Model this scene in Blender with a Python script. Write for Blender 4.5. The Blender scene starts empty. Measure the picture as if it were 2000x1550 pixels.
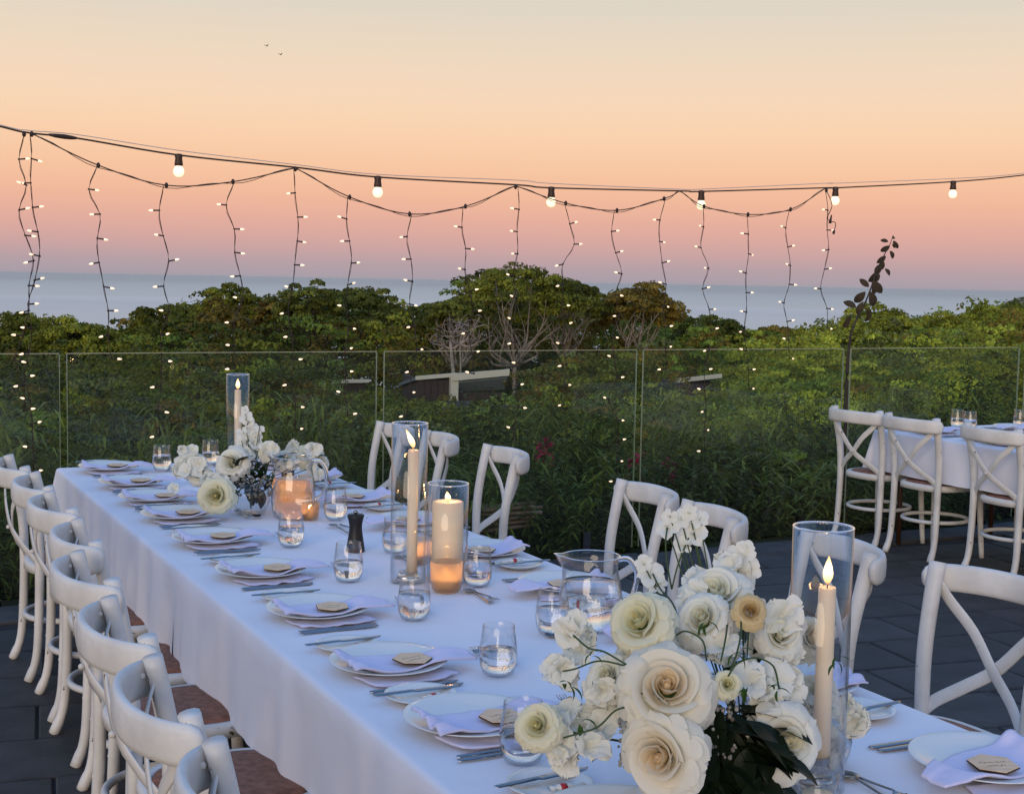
import bpy, bmesh, math, random
import numpy as np
from mathutils import Vector, Matrix, noise

random.seed(7)
NR = np.random.default_rng(11)
scene = bpy.context.scene
COL = scene.collection
pi = math.pi

# ---------------------------------------------------------------- camera
FPX, PW, PH, EYE = 2700.0, 2000.0, 1550.0, 1.67
_roll = math.atan(38 / 2000)
_pitch = math.atan(227 * math.cos(_roll) / FPX)
_yaw = math.radians(-26.73)
def _rot(v):
    c, s = math.cos(_yaw), math.sin(_yaw)
    return Vector((v[0] * c - v[1] * s, v[0] * s + v[1] * c, v[2]))
_c, _s = math.cos(_roll), math.sin(_roll)
_up0 = Vector((0, math.sin(_pitch), math.cos(_pitch)))
_r0 = Vector((1, 0, 0))
CR = _rot(_c * _r0 + _s * _up0)
CU = _rot(-_s * _r0 + _c * _up0)
CF = _rot(Vector((0, math.cos(_pitch), -math.sin(_pitch))))
cam_data = bpy.data.cameras.new('camera')
cam_data.sensor_fit = 'HORIZONTAL'
cam_data.sensor_width = 36
cam_data.lens = 36 * FPX / PW
cam_data.clip_start = 0.05
cam_data.clip_end = 90000
cam = bpy.data.objects.new('camera', cam_data)
COL.objects.link(cam)
m = Matrix.Identity(4)
for i in range(3):
    m[i][0], m[i][1], m[i][2] = CR[i], CU[i], -CF[i]
m[2][3] = EYE
cam.matrix_world = m
scene.camera = cam

def ray(px, py):
    return CF * FPX + CR * (px - PW / 2) - CU * (py - PH / 2)
def at(px, py, depth):
    return Vector((0, 0, EYE)) + ray(px, py) * (depth / FPX)
def at_y(px, py, Y):
    d = ray(px, py)
    return Vector((0, 0, EYE)) + d * (Y / d.y)
def at_z(px, py, Z):
    d = ray(px, py)
    return Vector((0, 0, EYE)) + d * ((Z - EYE) / d.z)

# ---------------------------------------------------------------- world, sun, exposure
def lin(c):
    return tuple((x / 255 / 12.92) if x / 255 <= 0.04045 else ((x / 255 + 0.055) / 1.055) ** 2.4 for x in c)
world = bpy.data.worlds.new('World')
scene.world = world
world.use_nodes = True
wn, wl = world.node_tree.nodes, world.node_tree.links
wn.clear()
w_out = wn.new('ShaderNodeOutputWorld')
w_bg = wn.new('ShaderNodeBackground')
w_tc = wn.new('ShaderNodeTexCoord')
w_sep = wn.new('ShaderNodeSeparateXYZ')
w_max = wn.new('ShaderNodeMath'); w_max.operation = 'MAXIMUM'; w_max.inputs[1].default_value = 0
w_sq = wn.new('ShaderNodeMath'); w_sq.operation = 'SQRT'
w_ramp = wn.new('ShaderNodeValToRGB')
w_ramp.color_ramp.interpolation = 'B_SPLINE'
wl.new(w_tc.outputs['Generated'], w_sep.inputs[0])
wl.new(w_sep.outputs['Z'], w_max.inputs[0])
wl.new(w_max.outputs[0], w_sq.inputs[0])
wl.new(w_sq.outputs[0], w_ramp.inputs[0])
# (sine of elevation, sRGB colour): dusk opposite the sunset, blue earth shadow, pink belt, peach, pale, blue above
SKY = [(0.0, (162, 157, 168)), (0.010, (180, 160, 167)), (0.022, (205, 165, 162)), (0.040, (229, 173, 158)),
       (0.060, (243, 187, 155)), (0.085, (250, 202, 165)), (0.112, (250, 214, 180)), (0.145, (243, 217, 191)),
       (0.185, (226, 215, 196)), (0.25, (202, 208, 206)), (0.36, (166, 190, 222)), (0.60, (134, 176, 232)),
       (1.0, (116, 164, 232))]
cr = w_ramp.color_ramp
while len(cr.elements) < len(SKY):
    cr.elements.new(0.5)
for e, (z, c) in zip(cr.elements, SKY):
    e.position = math.sqrt(z)
for e, (z, c) in zip(cr.elements, SKY):
    e.color = (*lin(c), 1)
w_bg.inputs['Strength'].default_value = 1.0
wl.new(w_ramp.outputs[0], w_bg.inputs[0])
wl.new(w_bg.outputs[0], w_out.inputs[0])

# afterglow of the sun that has just set behind the photographer
sun_d = bpy.data.lights.new('sun', 'SUN')
sun_d.energy = 1.6
sun_d.angle = math.radians(38)
sun_d.color = (1.0, 0.80, 0.60)
sun = bpy.data.objects.new('sun', sun_d)
COL.objects.link(sun)
sun.rotation_euler = (Vector((0.62, 0.70, -0.17))).to_track_quat('-Z', 'Y').to_euler()

scene.render.engine = 'CYCLES'
scene.view_settings.view_transform = 'Standard'
scene.view_settings.look = 'None'
scene.view_settings.exposure = 0.0
scene.view_settings.gamma = 1.0
scene.view_settings.use_curve_mapping = False
cy = scene.cycles
cy.max_bounces = 10
cy.diffuse_bounces = 3
cy.glossy_bounces = 4
cy.transmission_bounces = 10
cy.transparent_max_bounces = 24
cy.sample_clamp_indirect = 6
cy.use_denoising = True
try:
    cy.denoiser = 'OPENIMAGEDENOISE'
except Exception:
    pass

# ---------------------------------------------------------------- materials
MAT = {}
def mat(name, color=(0.5, 0.5, 0.5), rough=0.5, metal=0.0, spec=0.5, trans=0.0, ior=1.45, emis=None, estr=0.0,
        sub=0.0, var=0.0, vscale=8.0, color2=None, bump=0.0, bscale=30.0, stretch=(1, 1, 1), detail=4.0, attr=None, coords='Object', sheen=0.0):
    m = bpy.data.materials.new(name)
    m.use_nodes = True
    n, l = m.node_tree.nodes, m.node_tree.links
    b = n['Principled BSDF']
    b.inputs['Base Color'].default_value = (*color, 1)
    b.inputs['Roughness'].default_value = rough
    b.inputs['Metallic'].default_value = metal
    b.inputs['Specular IOR Level'].default_value = spec
    b.inputs['Transmission Weight'].default_value = trans
    b.inputs['IOR'].default_value = ior
    if sheen: b.inputs['Sheen Weight'].default_value = sheen
    if emis:
        b.inputs['Emission Color'].default_value = (*emis, 1)
        b.inputs['Emission Strength'].default_value = estr
    if sub:
        b.inputs['Subsurface Weight'].default_value = sub
        b.inputs['Subsurface Radius'].default_value = (0.02, 0.012, 0.006)
        b.inputs['Subsurface Scale'].default_value = 1.0
    tc = mp = None
    if var or bump or color2:
        tc = n.new('ShaderNodeTexCoord'); mp = n.new('ShaderNodeMapping')
        mp.inputs['Scale'].default_value = stretch
        l.new(tc.outputs[coords], mp.inputs[0])
    if attr:
        a = n.new('ShaderNodeAttribute'); a.attribute_name = attr
        l.new(a.outputs['Color'], b.inputs['Base Color'])
    elif color2 or var:
        nz = n.new('ShaderNodeTexNoise'); nz.inputs['Scale'].default_value = vscale; nz.inputs['Detail'].default_value = detail
        l.new(mp.outputs[0], nz.inputs['Vector'])
        rp = n.new('ShaderNodeValToRGB')
        rp.color_ramp.elements[0].position = 0.36; rp.color_ramp.elements[1].position = 0.64
        c2 = color2 or tuple(min(1, x * (1 + var)) for x in color)
        c1 = color if color2 else tuple(x * (1 - var) for x in color)
        rp.color_ramp.elements[0].color = (*c1, 1); rp.color_ramp.elements[1].color = (*c2, 1)
        l.new(nz.outputs['Fac'], rp.inputs[0]); l.new(rp.outputs[0], b.inputs['Base Color'])
    if bump:
        nb = n.new('ShaderNodeTexNoise'); nb.inputs['Scale'].default_value = bscale; nb.inputs['Detail'].default_value = 6
        l.new(mp.outputs[0], nb.inputs['Vector'])
        bp = n.new('ShaderNodeBump'); bp.inputs['Strength'].default_value = min(1, bump); bp.inputs['Distance'].default_value = 0.004
        l.new(nb.outputs['Fac'], bp.inputs['Height']); l.new(bp.outputs[0], b.inputs['Normal'])
    MAT[name] = m
    return m

def thin_glass(name, tint=(1, 1, 1), ior=1.5, boost=1.0, rough=0.0, film=0.0, film_col=(0.5, 0.55, 0.5)):
    m = bpy.data.materials.new(name); m.use_nodes = True
    n, l = m.node_tree.nodes, m.node_tree.links
    n.clear()
    out = n.new('ShaderNodeOutputMaterial'); t = n.new('ShaderNodeBsdfTransparent'); g = n.new('ShaderNodeBsdfGlossy')
    t.inputs[0].default_value = (*tint, 1); g.inputs['Roughness'].default_value = rough
    fr = n.new('ShaderNodeLayerWeight'); fr.inputs['Blend'].default_value = 0.5
    pw = n.new('ShaderNodeMath'); pw.operation = 'POWER'; pw.inputs[1].default_value = 3.6
    mu = n.new('ShaderNodeMath'); mu.operation = 'MULTIPLY_ADD'; mu.inputs[1].default_value = 0.90 * boost; mu.inputs[2].default_value = 0.04 * boost; mu.use_clamp = True
    mx = n.new('ShaderNodeMixShader')
    l.new(fr.outputs['Facing'], pw.inputs[0]); l.new(pw.outputs[0], mu.inputs[0]); l.new(mu.outputs[0], mx.inputs[0]); l.new(t.outputs[0], mx.inputs[1]); l.new(g.outputs[0], mx.inputs[2])
    last = mx
    if film:
        d = n.new('ShaderNodeBsdfDiffuse'); d.inputs[0].default_value = (*film_col, 1)
        tc = n.new('ShaderNodeTexCoord'); nz = n.new('ShaderNodeTexNoise'); nz.inputs['Scale'].default_value = 1.3; nz.inputs['Detail'].default_value = 5
        mr = n.new('ShaderNodeMapRange'); mr.inputs['From Min'].default_value = 0.3; mr.inputs['From Max'].default_value = 0.7
        mr.inputs['To Min'].default_value = film * 0.4; mr.inputs['To Max'].default_value = film * 1.6
        m2 = n.new('ShaderNodeMixShader')
        l.new(tc.outputs['Object'], nz.inputs['Vector']); l.new(nz.outputs['Fac'], mr.inputs[0]); l.new(mr.outputs[0], m2.inputs[0])
        l.new(mx.outputs[0], m2.inputs[1]); l.new(d.outputs[0], m2.inputs[2]); last = m2
    l.new(last.outputs[0], out.inputs[0])
    MAT[name] = m
    return m

def leaf_mat(name, attr=None, color=(0.06, 0.08, 0.02), transl=0.3, rough=0.55):
    m = bpy.data.materials.new(name); m.use_nodes = True
    n, l = m.node_tree.nodes, m.node_tree.links
    b = n['Principled BSDF']; out = n['Material Output']
    b.inputs['Roughness'].default_value = rough
    b.inputs['Specular IOR Level'].default_value = 0.08
    tr = n.new('ShaderNodeBsdfTranslucent'); mx = n.new('ShaderNodeMixShader'); mx.inputs[0].default_value = transl
    if attr:
        a = n.new('ShaderNodeAttribute'); a.attribute_name = attr
        l.new(a.outputs['Color'], b.inputs['Base Color']); l.new(a.outputs['Color'], tr.inputs[0])
    else:
        b.inputs['Base Color'].default_value = (*color, 1); tr.inputs[0].default_value = (*color, 1)
    l.new(b.outputs[0], mx.inputs[1]); l.new(tr.outputs[0], mx.inputs[2]); l.new(mx.outputs[0], out.inputs[0])
    MAT[name] = m
    return m

mat('white_paint', (0.65, 0.645, 0.625), 0.48, var=0.11, vscale=7, bump=0.5, bscale=38)
def chipped_paint():
    m = MAT['white_paint']; n, l = m.node_tree.nodes, m.node_tree.links
    b = n['Principled BSDF']
    src = b.inputs['Base Color'].links[0].from_socket
    tc = n.new('ShaderNodeTexCoord')
    nz = n.new('ShaderNodeTexNoise'); nz.inputs['Scale'].default_value = 26; nz.inputs['Detail'].default_value = 8; nz.inputs['Roughness'].default_value = 0.6
    rp = n.new('ShaderNodeValToRGB'); rp.color_ramp.elements[0].position = 0.672; rp.color_ramp.elements[1].position = 0.69
    mx = n.new('ShaderNodeMix'); mx.data_type = 'RGBA'
    l.new(tc.outputs['Object'], nz.inputs['Vector']); l.new(nz.outputs['Fac'], rp.inputs[0])
    l.new(rp.outputs[0], mx.inputs[0]); l.new(src, mx.inputs[6]); mx.inputs[7].default_value = (0.11, 0.085, 0.06, 1)
    l.new(mx.outputs[2], b.inputs['Base Color'])
chipped_paint()
mat('cane', (0.17, 0.065, 0.035), 0.6, color2=(0.29, 0.125, 0.075), vscale=40, bump=0.6, bscale=180)
mat('steel_bolt', (0.55, 0.55, 0.53), 0.4, metal=0.6)
def cloth_mat(name, col, wr=1.0):
    m = mat(name, col, 0.85, spec=0.2, sheen=0.25)
    n, l = m.node_tree.nodes, m.node_tree.links
    b = n['Principled BSDF']; tc = n.new('ShaderNodeTexCoord')
    a = n.new('ShaderNodeTexNoise'); a.inputs['Scale'].default_value = 3.2; a.inputs['Detail'].default_value = 5; a.inputs['Distortion'].default_value = 0.6
    w = n.new('ShaderNodeTexNoise'); w.inputs['Scale'].default_value = 420; w.inputs['Detail'].default_value = 2
    b1 = n.new('ShaderNodeBump'); b1.inputs['Strength'].default_value = 0.5 * wr; b1.inputs['Distance'].default_value = 0.02
    b2 = n.new('ShaderNodeBump'); b2.inputs['Strength'].default_value = 0.25; b2.inputs['Distance'].default_value = 0.001
    l.new(tc.outputs['Object'], a.inputs['Vector']); l.new(tc.outputs['Object'], w.inputs['Vector'])
    l.new(a.outputs['Fac'], b1.inputs['Height']); l.new(w.outputs['Fac'], b2.inputs['Height'])
    l.new(b1.outputs[0], b2.inputs['Normal']); l.new(b2.outputs[0], b.inputs['Normal'])
    return m
cloth_mat('cloth', (0.75, 0.76, 0.83))
cloth_mat('napkin', (0.60, 0.60, 0.81), 0.9)
mat('porcelain', (0.74, 0.74, 0.72), 0.14, spec=0.6)
mat('steel', (0.30, 0.30, 0.31), 0.12, metal=1.0)
mat('wood_ply', (0.74, 0.48, 0.28), 0.6, color2=(0.88, 0.62, 0.40), vscale=14, stretch=(1, 6, 1))
mat('burnt_edge', (0.03, 0.018, 0.01), 0.8)
mat('engraving', (0.16, 0.09, 0.05), 0.8)
mat('red_band', (0.45, 0.02, 0.03), 0.4)
mat('wrap', (0.75, 0.74, 0.70), 0.25, spec=0.6)
thin_glass('glass', (0.985, 0.99, 0.99), 1.5, 1.25)
thin_glass('balustrade_glass', (0.93, 0.96, 0.95), 1.5, 0.45, film=0.010, film_col=(0.45, 0.5, 0.5))
mat('glass_edge', (0.22, 0.27, 0.18), 0.2, spec=0.8)
mat('water_drink', (0.97, 0.98, 1.0), 0.0, trans=1.0, ior=1.33)
mat('wax', (0.82, 0.67, 0.47), 0.5, sub=0.4)
mat('wick', (0.02, 0.015, 0.01), 0.9)
mat('black_grinder', (0.008, 0.008, 0.010), 0.45)
def flame_mat(name='flame', k=(1, 1, 1), st=3.2):
    m = bpy.data.materials.new(name); m.use_nodes = True
    n, l = m.node_tree.nodes, m.node_tree.links
    n.clear()
    out = n.new('ShaderNodeOutputMaterial'); e = n.new('ShaderNodeEmission'); tc = n.new('ShaderNodeTexCoord')
    sp = n.new('ShaderNodeSeparateXYZ'); r = n.new('ShaderNodeValToRGB')
    r.color_ramp.elements[0].position = 0.0; r.color_ramp.elements[0].color = (0.35, 0.10, 0.02, 1)
    r.color_ramp.elements[1].position = 1.0; r.color_ramp.elements[1].color = (1.0, 0.42, 0.10, 1)
    x = r.color_ramp.elements.new(0.3); x.color = (1.0, 0.62, 0.25, 1)
    x = r.color_ramp.elements.new(0.6); x.color = (1.0, 0.82, 0.5, 1)
    l.new(tc.outputs['Generated'], sp.inputs[0]); l.new(sp.outputs['Z'], r.inputs[0]); l.new(r.outputs[0], e.inputs[0])
    e.inputs[1].default_value = st
    l.new(e.outputs[0], out.inputs[0]); MAT[name] = m
    for el in r.color_ramp.elements: el.color = (el.color[0] * k[0], el.color[1] * k[1], el.color[2] * k[2], 1)
flame_mat()
flame_mat('votive_flame', (1, 0.56, 0.26), 1.25)
mat('bulb_glow', (1, 0.9, 0.7), 0.3, emis=(1.0, 0.80, 0.48), estr=1.2)
mat('led_glow', (1, 0.9, 0.8), 0.3, emis=(1.0, 0.66, 0.36), estr=1.25)
mat('cable', (0.030, 0.018, 0.014), 0.6)
mat('lamp_socket', (0.05, 0.022, 0.012), 0.5)
mat('slate', (0.019, 0.018, 0.018), 0.65, color2=(0.038, 0.036, 0.036), vscale=5, bump=1.0, bscale=16, detail=8)
thin_glass('lit_cup_glow', (0.98, 0.93, 0.86), 1.5, 1.0)
def add_cup_glow():
    m = MAT['lit_cup_glow']; n, l = m.node_tree.nodes, m.node_tree.links
    out = [x for x in n if x.type == 'OUTPUT_MATERIAL'][0]; src = out.inputs[0].links[0].from_socket
    t = n.new('ShaderNodeBsdfTranslucent'); t.inputs[0].default_value = (0.95, 0.72, 0.50, 1)  # candle glow put into the colour: peach diffusing layer, lit cups only
    mx = n.new('ShaderNodeMixShader'); mx.inputs[0].default_value = 0.42
    l.new(src, mx.inputs[1]); l.new(t.outputs[0], mx.inputs[2]); l.new(mx.outputs[0], out.inputs[0])
add_cup_glow()
def tile_variation():
    m = MAT['slate']; n, l = m.node_tree.nodes, m.node_tree.links
    b = n['Principled BSDF']; src = b.inputs['Base Color'].links[0].from_socket
    oi = n.new('ShaderNodeObjectInfo'); mr = n.new('ShaderNodeMapRange'); mr.inputs['To Min'].default_value = 0.75; mr.inputs['To Max'].default_value = 1.3
    vm = n.new('ShaderNodeVectorMath'); vm.operation = 'SCALE'
    l.new(oi.outputs['Random'], mr.inputs[0]); l.new(src, vm.inputs[0]); l.new(mr.outputs[0], vm.inputs['Scale']); l.new(vm.outputs[0], b.inputs['Base Color'])
tile_variation()
mat('grout', (0.022, 0.022, 0.024), 0.9, var=0.2)
mat('kerb_stone', (0.05, 0.05, 0.052), 0.8, var=0.25, bump=0.5)
mat('soil', (0.028, 0.026, 0.014), 0.95, color2=(0.035, 0.042, 0.016), vscale=0.6)
mat('bark_pale', (0.29, 0.25, 0.215), 0.9, var=0.25, vscale=6)
mat('bark_dark', (0.045, 0.035, 0.025), 0.9, var=0.3, vscale=10)
mat('stem', (0.035, 0.07, 0.02), 0.6)
mat('house_dark', (0.05, 0.032, 0.028), 0.8, var=0.15, vscale=3, stretch=(1, 1, 6))
mat('house_cream', (0.62, 0.58, 0.47), 0.7)
mat('house_roof', (0.14, 0.17, 0.18), 0.6)
mat('driftwood', (0.20, 0.13, 0.085), 0.9, color2=(0.32, 0.22, 0.15), vscale=5, stretch=(1, 8, 8))
mat('dune', (0.36, 0.24, 0.17), 0.95, color2=(0.22, 0.17, 0.10), vscale=0.08)
mat('bird_dark', (0.04, 0.035, 0.035), 0.9)
mat('mesh_dark', (0.02, 0.022, 0.012), 0.9)
leaf_mat('foliage', attr='tint')
leaf_mat('dark_leaf', color=(0.010, 0.018, 0.009), transl=0.1, rough=0.35)
leaf_mat('green_leaf', color=(0.045, 0.10, 0.025), transl=0.25)
leaf_mat('sapling_leaf', color=(0.07, 0.055, 0.035), transl=0.25)
leaf_mat('red_bract', color=(0.34, 0.02, 0.06), transl=0.2)
def petal_mat(name, edge, heart, transl=0.3):
    m = bpy.data.materials.new(name); m.use_nodes = True
    n, l = m.node_tree.nodes, m.node_tree.links
    b = n['Principled BSDF']; out = n['Material Output']
    b.inputs['Roughness'].default_value = 0.6; b.inputs['Specular IOR Level'].default_value = 0.15
    a = n.new('ShaderNodeAttribute'); a.attribute_name = 'heart'
    mx = n.new('ShaderNodeMix'); mx.data_type = 'RGBA'
    mx.inputs[6].default_value = (*edge, 1); mx.inputs[7].default_value = (*heart, 1)
    tr = n.new('ShaderNodeBsdfTranslucent'); ms = n.new('ShaderNodeMixShader'); ms.inputs[0].default_value = transl + 0.08
    l.new(a.outputs['Fac'], mx.inputs[0]); l.new(mx.outputs[2], b.inputs['Base Color']); l.new(mx.outputs[2], tr.inputs[0])
    l.new(b.outputs[0], ms.inputs[1]); l.new(tr.outputs[0], ms.inputs[2]); l.new(ms.outputs[0], out.inputs[0])
    MAT[name] = m
petal_mat('petal_cream', (0.86, 0.83, 0.71), (0.90, 0.74, 0.50))
petal_mat('petal_white', (0.87, 0.87, 0.79), (0.86, 0.84, 0.66))
petal_mat('petal_lemon', (0.84, 0.82, 0.64), (0.80, 0.76, 0.46))
petal_mat('petal_gold', (0.76, 0.62, 0.36), (0.62, 0.42, 0.16))

# ---------------------------------------------------------------- helpers
CH = {}
def link(o, parent=None):
    COL.objects.link(o)
    if parent is not None:
        o.parent = parent
        CH.setdefault(parent.name, []).append(o)
    return o
def mesh_data(name, verts, faces, m, smooth=True):
    me = bpy.data.meshes.new(name)
    me.from_pydata([tuple(v) for v in verts], [], faces)
    if m: me.materials.append(MAT[m])
    if smooth:
        me.polygons.foreach_set('use_smooth', [True] * len(me.polygons))
    me.update()
    return me
def add(name, geo, m, parent=None, loc=None, smooth=True, rot=None, scale=None):
    me = geo if isinstance(geo, bpy.types.Mesh) else mesh_data(name, geo[0], geo[1], m, smooth)
    o = bpy.data.objects.new(name, me)
    if loc is not None: o.location = loc
    if rot is not None: o.rotation_euler = rot
    if scale is not None: o.scale = scale if hasattr(scale, '__len__') else (scale,) * 3
    return link(o, parent)
def tag(o, label=None, cat=None, group=None, kind=None):
    if label: o['label'] = label
    if cat: o['category'] = cat
    if group: o['group'] = group
    if kind: o['kind'] = kind
    return o
def thing(name, label, cat, loc=(0, 0, 0), rz=0.0, group=None):
    o = bpy.data.objects.new(name, None)
    o.location = loc; o.rotation_euler = (0, 0, rz); o.empty_display_size = 0.1
    link(o)
    return tag(o, label, cat, group)
def dup(root, loc=None, rz=None, label=None, group=None):
    r = root.copy(); COL.objects.link(r)
    if loc is not None: r.location = loc
    if rz is not None: r.rotation_euler = (0, 0, rz)
    if label: r['label'] = label
    if group: r['group'] = group
    for ch in CH.get(root.name, []):
        c = link(ch.copy(), r)
        for g in CH.get(ch.name, []):
            link(g.copy(), c)
    return r
def join(*geos):
    V, F = [], []
    for v, f in geos:
        k = len(V); V += [tuple(p) for p in v]; F += [tuple(i + k for i in q) for q in f]
    return V, F
def tf(geo, M):
    return [M @ Vector(v) for v in geo[0]], geo[1]
def box(x0, x1, y0, y1, z0, z1):
    v = [(x0, y0, z0), (x1, y0, z0), (x1, y1, z0), (x0, y1, z0), (x0, y0, z1), (x1, y0, z1), (x1, y1, z1), (x0, y1, z1)]
    return v, [(0, 3, 2, 1), (4, 5, 6, 7), (0, 1, 5, 4), (1, 2, 6, 5), (2, 3, 7, 6), (3, 0, 4, 7)]
def bbox(x0, x1, y0, y1, z0, z1, b=0.004):
    """box with chamfered top edge"""
    v = [(x0, y0, z0), (x1, y0, z0), (x1, y1, z0), (x0, y1, z0), (x0, y0, z1 - b), (x1, y0, z1 - b), (x1, y1, z1 - b), (x0, y1, z1 - b),
         (x0 + b, y0 + b, z1), (x1 - b, y0 + b, z1), (x1 - b, y1 - b, z1), (x0 + b, y1 - b, z1)]
    f = [(0, 3, 2, 1), (8, 9, 10, 11)]
    for i in range(4):
        j = (i + 1) % 4
        f += [(i, j, 4 + j, 4 + i), (4 + i, 4 + j, 8 + j, 8 + i)]
    return v, f
def spline(pts, n):
    """Catmull-Rom through pts, n samples per span"""
    P = [Vector(p) for p in pts]; P = [2 * P[0] - P[1]] + P + [2 * P[-1] - P[-2]]
    out = []
    for i in range(1, len(P) - 2):
        for k in range(n):
            t = k / n
            out.append(0.5 * ((2 * P[i]) + (P[i + 1] - P[i - 1]) * t + (2 * P[i - 1] - 5 * P[i] + 4 * P[i + 1] - P[i + 2]) * t * t
                              + (-P[i - 1] + 3 * P[i] - 3 * P[i + 1] + P[i + 2]) * t ** 3))
    out.append(P[-2])
    return out
def sweep(pts, ra, rb=None, n=8, up=(0, 0, 1), caps=True, closed=False, sq=1.0):
    """sweep an ellipse (half-widths ra side, rb up) along pts; ra may be list; sq<1 squarer section"""
    P = [Vector(p) for p in pts]; N = len(P)
    V, F = [], []
    up = Vector(up)
    for i, p in enumerate(P):
        if closed: t = (P[(i + 1) % N] - P[i - 1])
        else: t = P[min(i + 1, N - 1)] - P[max(i - 1, 0)]
        t.normalize()
        s = t.cross(up)
        if s.length < 1e-3: s = t.cross(Vector((1, 0, 0)))
        s.normalize(); u = s.cross(t).normalized()
        a = ra[i] if hasattr(ra, '__len__') else ra
        b = a if rb is None else (rb[i] if hasattr(rb, '__len__') else rb)
        for k in range(n):
            th = 2 * pi * k / n
            cx, sx = math.cos(th), math.sin(th)
            cx = math.copysign(abs(cx) ** sq, cx); sx = math.copysign(abs(sx) ** sq, sx)
            V.append(p + s * (a * cx) + u * (b * sx))
    M = N if closed else N - 1
    for i in range(M):
        j = (i + 1) % N
        for k in range(n):
            k2 = (k + 1) % n
            F.append((i * n + k, i * n + k2, j * n + k2, j * n + k))
    if caps and not closed:
        F.append(tuple(range(n - 1, -1, -1))); F.append(tuple((N - 1) * n + k for k in range(n)))
    return V, F
def lathe(prof, n=24, cap0=False, cap1=False):
    V, F = [], []
    for r, z in prof:
        for k in range(n):
            a = 2 * pi * k / n
            V.append((r * math.cos(a), r * math.sin(a), z))
    for i in range(len(prof) - 1):
        for k in range(n):
            k2 = (k + 1) % n
            F.append((i * n + k, i * n + k2, (i + 1) * n + k2, (i + 1) * n + k))
    if cap0: F.append(tuple(range(n - 1, -1, -1)))
    if cap1: F.append(tuple((len(prof) - 1) * n + k for k in range(n)))
    return V, F
def ball(c, r, n=8, m=5, sz=1.0):
    pr = [(max(1e-5, r * math.sin(pi * i / m)), -r * sz * math.cos(pi * i / m)) for i in range(m + 1)]
    v, f = lathe(pr, n)
    return [(x + c[0], y + c[1], z + c[2]) for x, y, z in v], f
def grid(fn, nu, nv, wrap=False):
    V = [fn(i / (nu - 1), j / (nv - 1)) for i in range(nu) for j in range(nv)]
    F = [(i * nv + j, (i + 1) * nv + j, (i + 1) * nv + j + 1, i * nv + j + 1) for i in range(nu - 1) for j in range(nv - 1)]
    return V, F
def slab(fn, nu, nv, th):
    """closed sheet of thickness th (fn gives the top surface)"""
    V, F = grid(fn, nu, nv); k = len(V)
    V2 = [(x, y, z - th) for x, y, z in V]
    F2 = [tuple(i + k for i in reversed(f)) for f in F]
    E = []
    ring = [i * nv for i in range(nu)] + [(nu - 1) * nv + j for j in range(1, nv)] + [i * nv + nv - 1 for i in range(nu - 2, -1, -1)] + [j for j in range(nv - 2, 0, -1)]
    for a, b in zip(ring, ring[1:] + ring[:1]):
        E.append((a, b, b + k, a + k))
    return V + V2, [tuple(reversed(f)) for f in F] + [tuple(reversed(f)) for f in F2] + E
def nz(x, y=0.0, z=0.0):
    return noise.noise(Vector((x, y, z)))

# ================================================================ SETTING
def g_height(x, y):
    """ground beyond the terrace: a bushy dune slope falling away to the sea"""
    d = x * CFx + y * CFy
    lat = (x * CFy - y * CFx)
    z = np.interp(d, [0, 7.5, 9, 15, 30, 50, 80, 150, 300, 420], [-0.12, -0.12, -0.45, -1.3, -3.2, -5.0, -6.0, -10, -26, -33.5])
    r = np.clip((lat / np.maximum(d, 1) - 0.20) / 0.12, 0, 1)
    z = z + r * np.interp(d, [0, 60, 140, 260, 380, 420], [0, 0, 4.5, 14, 20, 12])
    r2 = np.clip((lat / np.maximum(d, 1) - 0.33) / 0.05, 0, 1)
    z = z + r2 * np.interp(d, [0, 200, 300, 380, 420], [0, 0, 5, 11.5, 0])
    return z
CFx, CFy = CF.x / math.hypot(CF.x, CF.y), CF.y / math.hypot(CF.x, CF.y)

# ground sheet
ds = np.concatenate([np.linspace(7.6 / 1.0, 20, 12), np.linspace(23, 100, 26), np.linspace(110, 430, 40)])
V = []; nl = 90
for d in ds:
    for k in range(nl):
        lat = (k / (nl - 1) - 0.5) * 2 * (d * 0.75 + 6)
        x, y = CFx * d + CFy * lat, CFy * d - CFx * lat
        if d < 9.5: y = max(y, 7.55) 
        V.append((x, y, float(g_height(x, y)) - (0.15 if d > 20 else 0) + 0.35 * nz(x * 0.15, y * 0.15) * min(1, d / 30)))
F = [(i * nl + j, i * nl + j + 1, (i + 1) * nl + j + 1, (i + 1) * nl + j) for i in range(len(ds) - 1) for j in range(nl - 1)]
tag(add('ground', (V, F), 'soil'), 'dark sandy ground sloping from the terrace down to the sea', kind='structure')
MATd = MAT['dune']
# wide low ground so nothing is empty beside the terrace
V, F = grid(lambda u, v: (-60 + 160 * u, -30 + 60 * v, -0.62 - 0.02 * max(0, -30 + 60 * v)), 12, 8)
tag(add('terrain', (V, [tuple(reversed(f)) for f in F]), 'soil'), 'rough ground around the terrace', kind='structure')

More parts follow.
